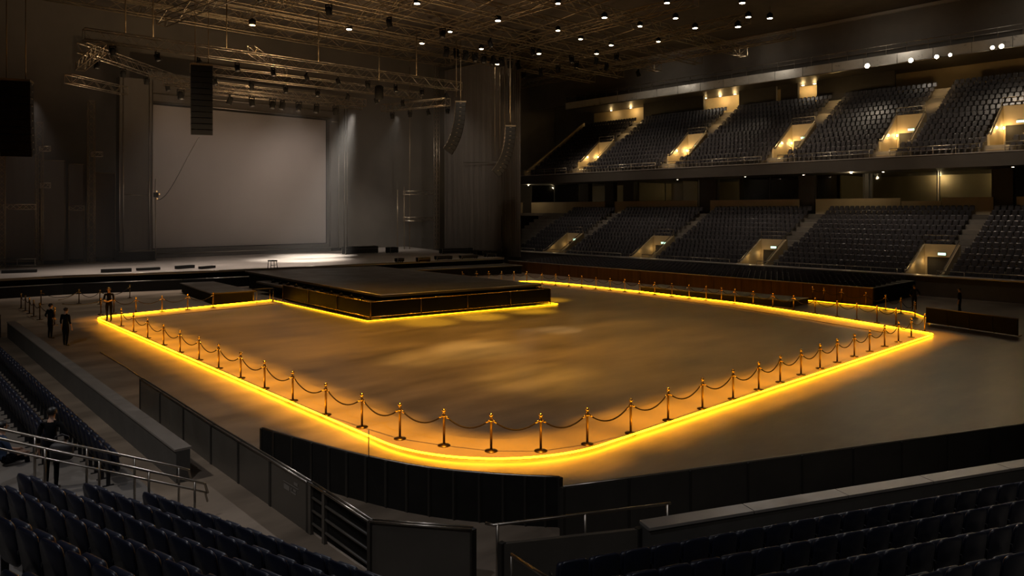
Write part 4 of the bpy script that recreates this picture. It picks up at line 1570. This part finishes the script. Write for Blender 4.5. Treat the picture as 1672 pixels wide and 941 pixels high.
# left aisle wall
aw = thing('aisle_wall', 'long grey concrete aisle wall with broad flat cap beside the left seat rows', 'low wall', (5.76, 18.2, 0))
aw_d = (Vector((6.0, 45.0)) - Vector((5.76, 18.2))).normalized()
MB().wallseg((0, 0), aw_d * 26.8, 0, 0.76, 0.32, 0.0).build('wall_body', 'ledge', aw)
for k in range(8):
    o = MB().wallseg(aw_d * (k * 3.35 + 0.005) + Vector((-0.03, 0)), aw_d * ((k + 1) * 3.35 - 0.005) + Vector((-0.03, 0)), 0.76, 0.81, 0.39, 0.0).build('cap_plate', 'cap', aw)
eb = [(5.7, 45.2), (1.0, 49.5)]
panels('end_barrier', eb, 1.15, 0.1, 'black barrier across the far end of the aisle wall', 'barrier', 'blackboard', 'single', 2.2)
o = MB().tube([(8.5, 37.3, 0.02), (8.45, 33, 0.02), (8.3, 28.5, 0.02), (8.0, 26.6, 0.02), (7.3, 25.8, 0.02)], 0.025, 5).build('floor_cable', 'rail')
tag(o, 'thin pale cable lying on the floor beside the aisle wall', 'cable')

# ------------------------------------------------------------------ near seats
def make_seat():
    t = thing('stadium_chair', 'x', 'seat', (0, 0, 0), 0, 'navy folding seats')
    MB().rslab(0.455, 0.56, 0.05, 0.10, (-0.20, 0, 0.38), 0.16, 0.016, only_top=False).build('backrest', 'seat', t)
    MB().rslab(0.43, 0.44, 0.085, 0.07, (-0.075, 0, 0.40), 0.10, 0.025).build('seat_pan', 'seatpad', t)
    MB().box((-0.26, 0.236, 0.58), (0.08, 0.262, 0.625)).build('armrest', 'seatleg', t)
    mb = MB()
    mb.box((-0.21, 0.238, 0.0), (-0.13, 0.26, 0.58)).box((-0.28, 0.23, 0.0), (-0.06, 0.268, 0.02))
    mb.build('leg', 'seatleg', t)
    return t


seat0 = make_seat()
seat_used = [False]
n_seats = [0]


def put_seat(p, rz, label, group):
    n_seats[0] += 1
    if not seat_used[0]:
        seat_used[0] = True
        seat0.location = p
        seat0.rotation_euler = (0, 0, rz)
        seat0['label'] = label
        seat0['group'] = group
        return
    copy_tree(seat0, p, rz, label, group)


def in_frame(p, mu=14, top=True):
    q = proj(p)
    return q is not None and -mu < q[0] < 1672 + mu and q[1] < 941 + 22


# near-left wedge
d_dir = Vector((0.26, -0.9656))
n_dir = Vector((0.9656, 0.26))
base_l = Vector((4.7, 11.6))
RZ_L = math.atan2(n_dir.y, n_dir.x)
TR_Z0, TR_R, TR_P = 0.47, 0.40, 0.92
terr = MB()
for r in range(9):
    ln = base_l - n_dir * (TR_P * r)
    # start at Y = 14.4
    s0 = (14.35 - ln.y) / d_dir.y
    k = 0
    for j in range(40):
        b = ln + d_dir * (s0 + 0.25 + 0.53 * j)
        top = Vector((b.x, b.y, TR_Z0 + TR_R * r + 0.93))
        q = proj(top)
        if q is None or q[1] > 941 + 25 or q[0] > 600:
            break
        if q[0] < -12:
            continue
        k += 1
        pos = b + n_dir * 0.27
        put_seat((pos.x, pos.y, TR_Z0 + TR_R * r), RZ_L, 'navy seat in the %s row from the barred gate, %s from the twin handrails' % (nth(r + 1), nth(k)), 'navy seats of the near wedge block')
    # tread
    a = ln + d_dir * (s0 - 0.1) + n_dir * 0.72
    c = ln + d_dir * (s0 + 13) + n_dir * 0.72
    a2, c2 = a - n_dir * TR_P * 1.02, c - n_dir * TR_P * 1.02
    terr.hexa([(p.x, p.y, max(0.001, TR_Z0 + TR_R * (r - 1) - 0.2)) for p in (a2, c2, c, a)] + [(p.x, p.y, TR_Z0 + TR_R * r) for p in (a2, c2, c, a)])
struct(terr.build('near_terrace', 'concrete'))

# rows along the aisle wall (left)
terr = MB()
for r, (xb, y0) in enumerate(((4.1, 17.5), (3.1, 18.7), (2.1, 20.0))):
    k = 0
    for j in range(60):
        b = Vector((xb, y0 + 0.53 * j))
        q = proj((b.x, b.y, TR_Z0 + TR_R * r + 0.9))
        if q is None or q[0] < -12:
            break
        k += 1
        put_seat((xb + 0.27, b.y, TR_Z0 + TR_R * r), 0.0, 'navy seat in the %s row along the aisle wall, %s from the stair end' % (('front', 'second', 'third')[r], nth(k)), 'navy seats along the aisle wall')
for r in range(7):
    xb = 4.1 - r
    terr.box((xb - 0.30, 14.3, max(0.001, TR_Z0 + TR_R * (r - 1) - 0.2)), (xb + 0.72, 46, TR_Z0 + TR_R * r))
struct(terr.build('side_terrace', 'concrete'))

# right block
base_r = Vector((10.65, 6.09))
RZ_R = math.atan2(m_dir.y, m_dir.x)
terr = MB()
RR_Z0, RR_R, RR_P = 0.47, 0.15, 0.90
for r in range(8):
    ln = base_r - m_dir * (RR_P * r)
    k = 0
    for j in range(60):
        b = ln + e_dir * (-4.6 + 0.3 * 0 + 0.52 * j + 0.12 * (r % 2))
        top = (b.x, b.y, RR_Z0 + RR_R * r + 0.93)
        q = proj(top)
        if q is None or q[0] < 905 + 22 * r:
            continue
        if q[0] > 1690:
            break
        if q[1] > 941 + 22:
            continue
        k += 1
        pos = b + m_dir * 0.27
        put_seat((pos.x, pos.y, RR_Z0 + RR_R * r), RZ_R, 'navy seat in the %s row behind the concrete ledge, %s from the stair rail' % (nth(r + 1), nth(k)), 'navy seats behind the concrete ledge')
    a = ln + e_dir * -3.6 + m_dir * 0.75
    c = ln + e_dir * 12 + m_dir * 0.75
    a2, c2 = a - m_dir * RR_P * 1.02, c - m_dir * RR_P * 1.02
    terr.hexa([(p.x, p.y, max(0.001, RR_Z0 + RR_R * (r - 1) - 0.2)) for p in (a2, c2, c, a)] + [(p.x, p.y, RR_Z0 + RR_R * r) for p in (a2, c2, c, a)])
struct(terr.build('ledge_terrace', 'concrete'))
print('near seats:', n_seats[0])

# handrails at the left stair
def stair_rail(y, x0, z0, x1, z1, label, mid):
    pts = [(x0 + 0.25, y, z0 - 0.30), (x0 + 0.2, y, z0 - 0.1), (x0, y, z0), (x1, y, z1)]
    posts = []
    n = 5
    for i in range(n):
        s = i / (n - 1)
        posts.append((x0 + (x1 - x0) * s, y, z0 + (z1 - z0) * s))
    return handrail('stair_handrail', pts, label, posts, None, 0.026, mid)


stair_rail(15.95, 5.1, 1.13, 1.7, 2.70, 'steel stair handrail nearest the aisle wall seats', None)
stair_rail(15.0, 5.1, 1.10, 1.7, 2.72, 'steel double stair handrail beside the near wedge seats', 0.17)
# stair steps between them
stp = MB()
for i in range(9):
    x1 = 5.0 - i * 0.5
    stp.box((x1 - 0.52, 15.02, max(0.001, 0.15 + 0.2 * i - 0.35)), (x1, 15.9, 0.24 + 0.21 * i))
o = stp.build('stair_steps', 'concrete')
tag(o, 'narrow concrete stair steps between the twin handrails', 'stairs')
hb = thing('stair_handrail', 'steel stair handrail ending in front of the ledge block seats', 'handrail', at(835, 906, 1.35))
q1 = at(835, 906, 1.35)
q2 = at(925, 965, 1.75) - q1
MB().tube([(0, 0, 0), tuple(q2)], 0.026, 6).build('top_rail', 'rail', hb)
MB().tube([(0, 0, -0.38), (q2.x, q2.y, q2.z - 0.38)], 0.02, 6).build('mid_rail', 'rail', hb)
MB().bar((0, 0, -1.35), (0, 0, 0.02), 0.026, 6).build('post', 'rail', hb)

# ------------------------------------------------------------------ people
def person(loc, rz, height, label, shirt='shirt', pose='stand', lean=0.0):
    """faces local +X; skeleton for a 1.75 m figure, z scaled"""
    k = height / 1.75
    V, R, T, E = [], [], [], []

    def v(x, y, z, r, tg, link=None, ry=None):
        V.append((x * k, y * k, z * k))
        R.append((r * k, (ry or r) * k))
        T.append(tg)
        if link is not None:
            E.append((link, len(V) - 1))
        return len(V) - 1
    sit = pose == 'sit'
    hz = 0.93 if not sit else 0.12
    pel = v(0, 0, hz, 0.135, 'leg', None, 0.11)
    wst = v(0.0, 0, hz + 0.16, 0.13, 'shirt', pel, 0.105)
    che = v(0.01 + lean, 0, hz + 0.35, 0.155, 'shirt', wst, 0.115)
    sh = v(0.0 + lean, 0, hz + 0.49, 0.10, 'shirt', che, 0.09)
    nk = v(0.01 + lean, 0, hz + 0.57, 0.055, 'skin', sh)
    h1 = v(0.035 + lean, 0, hz + 0.64, 0.072, 'skin', nk)
    h2 = v(0.03 + lean, 0, hz + 0.72, 0.088, 'skin', h1, 0.098)
    v(0.02 + lean, 0, hz + 0.79, 0.068, 'skin', h2, 0.075)
    for s in (-1, 1):
        if sit:
            hip = v(0.05, 0.09 * s, 0.11, 0.095, 'leg', pel)
            kn = v(0.42, 0.13 * s, 0.16, 0.062, 'leg', hip)
            an = v(0.46, 0.13 * s, -0.24, 0.042, 'leg', kn)
            v(0.58, 0.14 * s, -0.33, 0.036, 'shoe', v(0.47, 0.135 * s, -0.33, 0.046, 'shoe', an))
        else:
            fx = 0.05 * s if pose != 'hips' else 0.0
            hip = v(0, 0.09 * s, 0.86, 0.095, 'leg', pel)
            th_ = v(0.01, 0.095 * s, 0.66, 0.08, 'leg', hip)
            kn = v(0.015 + fx * 0.4, 0.10 * s, 0.48, 0.058, 'leg', th_)
            cf = v(0.0 + fx * 0.6, 0.105 * s, 0.32, 0.056, 'leg', kn)
            an = v(-0.01 + fx, 0.11 * s, 0.10, 0.04, 'leg', cf)
            he = v(-0.015 + fx, 0.11 * s, 0.048, 0.044, 'shoe', an)
            v(0.15 + fx, 0.13 * s, 0.034, 0.032, 'shoe', v(0.08 + fx, 0.12 * s, 0.042, 0.042, 'shoe', he))
        b = sh
        shd = v(0.0 + lean, 0.185 * s, hz + 0.46, 0.066, 'shirt', b)
        if pose == 'hips' or (pose == 'bag' and s < 0):
            el = v(-0.06 + lean, 0.33 * s, hz + 0.20, 0.046, 'shirt', shd)
            wr = v(0.08, 0.23 * s, hz + 0.05, 0.032, 'skin', el)
            hd_ = Vector((0.75, -0.55 * s, -0.35)).normalized()
        elif pose == 'front':
            el = v(0.03 + lean, 0.24 * s, hz + 0.18, 0.046, 'shirt', shd)
            wr = v(0.24, 0.10 * s, hz + 0.12, 0.032, 'skin', el)
            hd_ = Vector((0.5, -0.8 * s, -0.1)).normalized()
        elif sit:
            el = v(0.10 + lean, 0.25 * s, hz + 0.20, 0.046, 'shirt', shd)
            wr = v(0.30, 0.18 * s, hz + 0.13, 0.032, 'skin', el)
            hd_ = Vector((0.95, -0.1 * s, -0.2)).normalized()
        else:
            el = v(-0.02 + lean, 0.245 * s, hz + 0.19, 0.046, 'shirt', shd)
            wr = v(0.05, 0.265 * s, hz - 0.06, 0.032, 'skin', el)
            hd_ = Vector((0.18, 0.02 * s, -1)).normalized()
        w0 = Vector(V[wr]) / k
        pm = w0 + hd_ * 0.065
        palm = v(*pm, 0.034, 'skin', wr, 0.022)
        side = hd_.cross(Vector((0, s, 0.001))).normalized() if abs(hd_.y) < 0.9 else hd_.cross(Vector((0, 0, 1))).normalized()
        inn = hd_.cross(side).normalized()
        for f, (o_, L) in enumerate(((-0.026, 0.068), (-0.009, 0.08), (0.009, 0.075), (0.026, 0.058))):
            b0 = pm + hd_ * 0.035 + side * o_
            f0 = v(*b0, 0.0095, 'skin', palm)
            f1 = v(*(b0 + hd_ * L * 0.5 + inn * 0.006 * s), 0.009, 'skin', f0)
            v(*(b0 + hd_ * L * 0.92 + inn * 0.022 * s), 0.0075, 'skin', f1)
        tb_ = w0 + hd_ * 0.035 - side * 0.026
        t0 = v(*(tb_ - side * 0.01), 0.011, 'skin', palm)
        v(*(tb_ - side * 0.026 + hd_ * 0.045), 0.009, 'skin', t0)
    me = bpy.data.meshes.new('person')
    me.from_pydata(V, E, [])
    ob = bpy.data.objects.new('person', me)
    COL.objects.link(ob)
    sk = ob.modifiers.new('skin', 'SKIN')
    sk.use_smooth_shade = True
    sk.branch_smoothing = 0.3
    if len(me.skin_vertices):
        for i, sv in enumerate(me.skin_vertices[0].data):
            sv.radius = R[i]
            sv.use_root = (i == 0)
    ss = ob.modifiers.new('sub', 'SUBSURF')
    ss.levels = ss.render_levels = 1
    dg = bpy.context.evaluated_depsgraph_get()
    dg.update()
    nm = bpy.data.meshes.new_from_object(ob.evaluated_get(dg))
    bpy.data.objects.remove(ob)
    bpy.data.meshes.remove(me)
    mats = ['skin', shirt, 'trousers', 'shoe']
    idx = {'skin': 0, 'shirt': 1, 'leg': 2, 'shoe': 3}
    nm.materials.clear()
    for m_ in mats:
        nm.materials.append(M[m_])
    samples = []
    for a, b in E:
        for s_ in (0.0, 0.25, 0.5, 0.75, 1.0):
            samples.append((Vector(V[a]).lerp(Vector(V[b]), s_), T[b] if s_ > 0.45 else T[a]))
    for p in nm.polygons:
        c = p.center
        tg = min(samples, key=lambda q: (q[0] - c).length_squared)[1]
        p.material_index = idx[tg]
        p.use_smooth = True
    # face details and ears joined to the same mesh
    bm = bmesh.new()
    bm.from_mesh(nm)
    hc = Vector(((0.03 + lean) * k, 0, (hz + 0.70) * k))
    for off, sc, mi in (((0.098, 0, -0.005), (0.016, 0.012, 0.02), 0), ((0, 0.092, 0.0), (0.018, 0.010, 0.028), 0), ((0, -0.092, 0.0), (0.018, 0.010, 0.028), 0),
                        ((0.086, 0.033, 0.022), (0.010, 0.013, 0.007), 3), ((0.086, -0.033, 0.022), (0.010, 0.013, 0.007), 3), ((0.086, 0, -0.045), (0.008, 0.022, 0.006), 3)):
        mt_ = Matrix.Translation(hc + Vector(off) * k) @ Matrix.Diagonal((*[q * k for q in sc], 1))
        g = bmesh.ops.create_uvsphere(bm, u_segments=8, v_segments=6, radius=1, matrix=mt_)
        for f in {f for vv in g['verts'] for f in vv.link_faces}:
            f.material_index = mi
            f.smooth = True
    bm.to_mesh(nm)
    bm.free()
    body = bpy.data.objects.new('person', nm)
    COL.objects.link(body)
    body.location = loc
    body.rotation_euler = (0, 0, rz)
    tag(body, label, 'person')
    # hair cap
    bm = bmesh.new()
    bmesh.ops.create_uvsphere(bm, u_segments=16, v_segments=10, radius=1,
                              matrix=Matrix.Translation(hc + Vector((-0.012, 0, 0.035)) * k) @ Matrix.Diagonal((0.102 * k, 0.096 * k, 0.092 * k, 1)))
    kill = [vv for vv in bm.verts if (vv.co.x - hc.x) > 0.055 * k and vv.co.z < hc.z + 0.055 * k or vv.co.z < hc.z - 0.05 * k]
    bmesh.ops.delete(bm, geom=kill, context='VERTS')
    for f in bm.faces:
        f.smooth = True
    hm = bpy.data.meshes.new('hair')
    bm.to_mesh(hm)
    bm.free()
    hm.materials.append(M['hair'])
    h = bpy.data.objects.new('hair', hm)
    COL.objects.link(h)
    h.parent = body
    return body


def face_to(p, u, v, z=0):
    q = at(u, v, z)
    return math.atan2(q.y - p[1], q.x - p[0])


pA = at(82, 553)
person(pA, math.radians(20), 1.78, 'person in black standing by the aisle wall with back turned, farther of the pair', pose='hips')
pB = at(107, 565)
person(pB, math.radians(35), 1.84, 'person in black standing by the aisle wall, nearer of the pair, arms hanging', pose='stand')
pC = at(178, 524.5, 0.036)
person(pC, math.radians(-120), 1.98, 'person in black standing on the corner of the glowing floor with hands in front', pose='front')
person(at(1493, 506.5), math.radians(35), 1.66, 'person in black standing by the brown seating bank end', pose='hips')
person(at(1567, 515), math.radians(100), 1.70, 'person in dark suit standing behind the straight black crowd barrier', pose='stand')
rx, ry = ray(84)
pD = Vector((rx * 14.7, ry * 14.7, TR_Z0 + TR_R))
person(pD, math.radians(60), 1.66, 'person in black seen from behind standing on the stair by the seats', pose='bag')
bg = thing('shoulder_bag', 'charcoal shoulder bag held at the hip of the person on the stair', 'bag', pD + Vector((0.12, -0.34, 0.86)), math.radians(60))
mb = MB()
mb.rslab(0.42, 0.34, 0.17, 0.08, (0, 0, -0.2), 0.05, 0.05)
mb.build('bag_body', 'bag', bg)
MB().tube([(0, -0.16, 0.12), (0, -0.12, 0.26), (0, 0.0, 0.31), (0, 0.12, 0.26), (0, 0.16, 0.12)], 0.012, 5).build('strap', 'bag', bg)
rx, ry = ray(2)
pE = Vector((rx * 14.9, ry * 14.9, TR_Z0 + 2 * TR_R))
person(pE, math.radians(10), 1.72, 'person in a blue shirt sitting at the frame edge above the stair handrail', shirt='blueshirt', pose='sit')

# ------------------------------------------------------------------ lights
def spot(name, p, tgt, e, color, deg, blend=0.6, r=0.3):
    l = bpy.data.lights.new(name, 'SPOT')
    l.energy = e
    l.color = color
    l.spot_size = math.radians(deg)
    l.spot_blend = blend
    l.shadow_soft_size = r
    o = bpy.data.objects.new(name, l)
    o.location = p
    o.rotation_euler = (Vector(tgt) - Vector(p)).to_track_quat('-Z', 'Y').to_euler()
    COL.objects.link(o)
    return o


AMB = (1.0, 0.52, 0.075)
WW = (1.0, 0.84, 0.66)
# amber washes on the event floor
for x, y, e in ((18.5, 26, 10500), (27, 23, 8500), (19, 38, 12000), (32, 30, 2800), (27, 32, 3000)):
    spot('floor_wash', (x, y, 24), (x, y, 0), e * 1.1, AMB if x > 19.5 else (1.0, 0.46, 0.045), 58, 1.0, 0.6)
spot('floor_pool', (24, 36, 24), (21.8, 26.4, 0), 22000, (1, 0.66, 0.20), 12, 1.0, 0.4)
spot('floor_pool', (18, 32, 24), (18.6, 26.4, 0), 10000, (1, 0.62, 0.15), 11, 0.9, 0.4)
spot('floor_pool', (24, 26, 24), (19.9, 20.2, 0), 15000, (1, 0.58, 0.10), 15, 1.0, 0.4)
spot('floor_pool', (32, 36, 24), (28.6, 27.6, 0), 15000, (1, 0.74, 0.38), 7, 1.0, 0.4)
for x, y in ((24.9, 34.6), (28.6, 34.2), (32.6, 34.0), (37.5, 37.5)):
    spot('floor_pool', (x, y - 8, 24), (x, y, 0), 48000, (1, 0.58, 0.03), 9, 1.0, 0.4)
# added amber spots along the roped edge, widening the strip's floor glow
edge_pts = [p for p in resample(offset_line(outline, 0.5), 1.8) if not (p[0] > 34 and p[1] > 47)]
keep = []
for p in edge_pts:
    if not keep or min(math.hypot(p[0] - q[0], p[1] - q[1]) for q in keep) > 1.45:
        keep.append(p)
for p in keep:
    k_ = 0.55 if p[0] > 43 or p[1] > 45 else 1.0
    spot('edge_fill', (p[0], p[1], 23.6), (p[0], p[1], 0), 42000 * k_, (1.0, 0.43, 0.035), 11.0, 1.0, 0.2)
print('edge lamps', len(keep))
# stage
spot('stage_key', (36, 61, 17.5), (34.6, 70.0, 1.4), 60000, (1.0, 0.92, 0.82), 34, 1.0, 0.3)
spot('stage_key', (40, 69, 17.0), (38.5, 75.0, 1.4), 52000, (1.0, 0.92, 0.82), 34, 1.0, 0.3)
spot('stage_wash', (20, 61, 17.5), (19.0, 66.5, 1.4), 12000, (1.0, 0.86, 0.76), 62, 1.0, 0.4)
spot('stage_wash', (10, 63, 14.5), (11, 67, 1.4), 2800, (1.0, 0.86, 0.76), 66, 1.0, 0.4)
spot('stage_wash', (30, 61, 17.5), (30.0, 68.0, 1.4), 14000, (1.0, 0.86, 0.76), 64, 1.0, 0.4)
for x, e in ((27.5, 300), (34.5, 560), (41.0, 1050)):
    spot('screen_wash', (x, 75.2, 17.2), (x, 84, 8.5), e, (1.0, 0.82, 0.69), 100, 1.0, 0.4)
spot('side_beam', (46.2, 70, 17.4), (50.0, 80.0, 6.0), 5000, (1.0, 0.90, 0.80), 50, 1.0, 0.2)
spot('lamp_or_fill_beam', (17, 54, 24), (16, 53, 0), 5000, WW, 60, 1.0, 0.3)  # added fill for the floor before the stage, no lamp here
spot('stage_wash', (50, 63, 17.5), (56, 82, 8), 2600, (1.0, 0.86, 0.74), 90, 1.0, 0.4)  # added fill to lighten the side wall
spot('lamp_or_fill_beam', (44, 48, 24), (58, 74, 9), 2600, WW, 55, 1.0, 0.4)  # added fill towards the drape, no lamp here
# added low uplights without fixtures, brightening the rigging
spot('rig_fill', (30, 55, 1.6), (30, 63, 20), 14000, (1.0, 0.66, 0.34), 95, 1.0, 0.3)
spot('rig_fill', (20, 54, 1.0), (19, 62, 20), 9000, (1.0, 0.72, 0.44), 90, 1.0, 0.3)
spot('rig_fill', (42, 50, 1.0), (46, 58, 24), 9000, (1.0, 0.68, 0.38), 100, 1.0, 0.3)
# ceiling lamps throw light down
for i in (1, 3, 6, 9, 12, 14, 17, 19, 21):
    p = LAMP_POS[i]
    spot('lamp_or_fill_beam', p - Vector((0, 0, 0.1)), (p.x, p.y, 0), 800, WW, 80, 1.0, 0.25)
# house lights over the far stand, then added fills for seats and silver band
for x, y in ((62, 22), (64, 36), (66, 50), (66, 62)):
    spot('stand_wash', (x, y, 23.5), (76, y - 1, 8), 3600, (1.0, 0.82, 0.62), 78, 1.0, 0.4)
for y in (18, 32, 46, 60):
    spot('stand_wash', (55, y, 23.8), (69, y, 3.5), 4200, (1.0, 0.84, 0.66), 56, 1.0, 0.4)  # extra fill added to lift the lower rows
for x, y in ((74, 16), (74, 30), (74, 44), (74, 58)):
    spot('ring_fill', (x, y, 24.4), (80, y, 22.2), 420, (1.0, 0.88, 0.72), 120, 1.0, 0.3)  # added spots brightening the silver band, no fixtures
for p in FLOODS[:4:2] + FLOODS[4:5]:
    spot('flood_beam', p + Vector((-0.35, 0, 0)), p + Vector((-30, 0, -18)), 350, (1, 0.8, 0.55), 110, 1.0, 0.2)
spot('bowl_fill', (-7, 20, 22), (6, 26, 0), 5200, (1.0, 0.93, 0.86), 80, 1.0, 0.5)  # added fill spots for the near walls and seats, no fixtures
spot('bowl_fill', (-4, 6, 22), (4, 12, 0), 2400, (0.94, 0.94, 1.0), 70, 1.0, 0.5)
spot('bowl_fill', (4, -8, 22), (13, 3.5, 0), 1100, (1.0, 0.94, 0.88), 44, 1.0, 0.5)
spot('bowl_fill', (24, 20, 23), (14.5, 3.2, 0), 9000, (1.0, 0.95, 0.9), 24, 1.0, 0.3)  # added from the arena side to light the seat rims
spot('bowl_fill', (18, 24, 23), (2.8, 12.5, 0), 7000, (0.95, 0.95, 1.0), 26, 1.0, 0.3)
for p in cl_pos[0::2]:
    lamp_light(p - Vector((0, 0, 0.25)), 110, (1.0, 0.78, 0.45), 0.1, 'suite_glow')

# thin haze hanging over the stage
hz = bpy.data.materials.new('stage_haze')
hz.use_nodes = True
hn = hz.node_tree
hn.nodes.remove(hn.nodes['Principled BSDF'])
vsn = hn.nodes.new('ShaderNodeVolumeScatter')
vsn.inputs['Density'].default_value = 0.0035
vsn.inputs['Anisotropy'].default_value = 0.35
vsn.inputs['Color'].default_value = (1.0, 0.96, 0.92, 1)
hn.links.new(vsn.outputs['Volume'], hn.nodes['Material Output'].inputs['Volume'])
M['haze'] = hz
hb = MB().box((1, 62.5, 1.6), (60, 85.9, 26)).build('stage_haze', 'haze')
tag(hb, 'thin grey haze hanging in the air over the main stage', 'haze', None, 'stuff')

w = bpy.data.worlds.new('hall_dark')
SC.world = w
w.use_nodes = True
w.node_tree.nodes['Background'].inputs['Color'].default_value = (1.0, 0.88, 0.74, 1)
w.node_tree.nodes['Background'].inputs['Strength'].default_value = 0.02

vs_ = SC.view_settings
vs_.view_transform = 'Standard'
vs_.look = 'None'
vs_.gamma = 1.0
vs_.exposure = 0.0
vs_.use_curve_mapping = False
cy = SC.cycles
cy.max_bounces = 6
cy.diffuse_bounces = 3
cy.glossy_bounces = 3
cy.transparent_max_bounces = 8
cy.sample_clamp_indirect = 3.0
cy.use_denoising = True
cy.caustics_reflective = False
cy.caustics_refractive = False
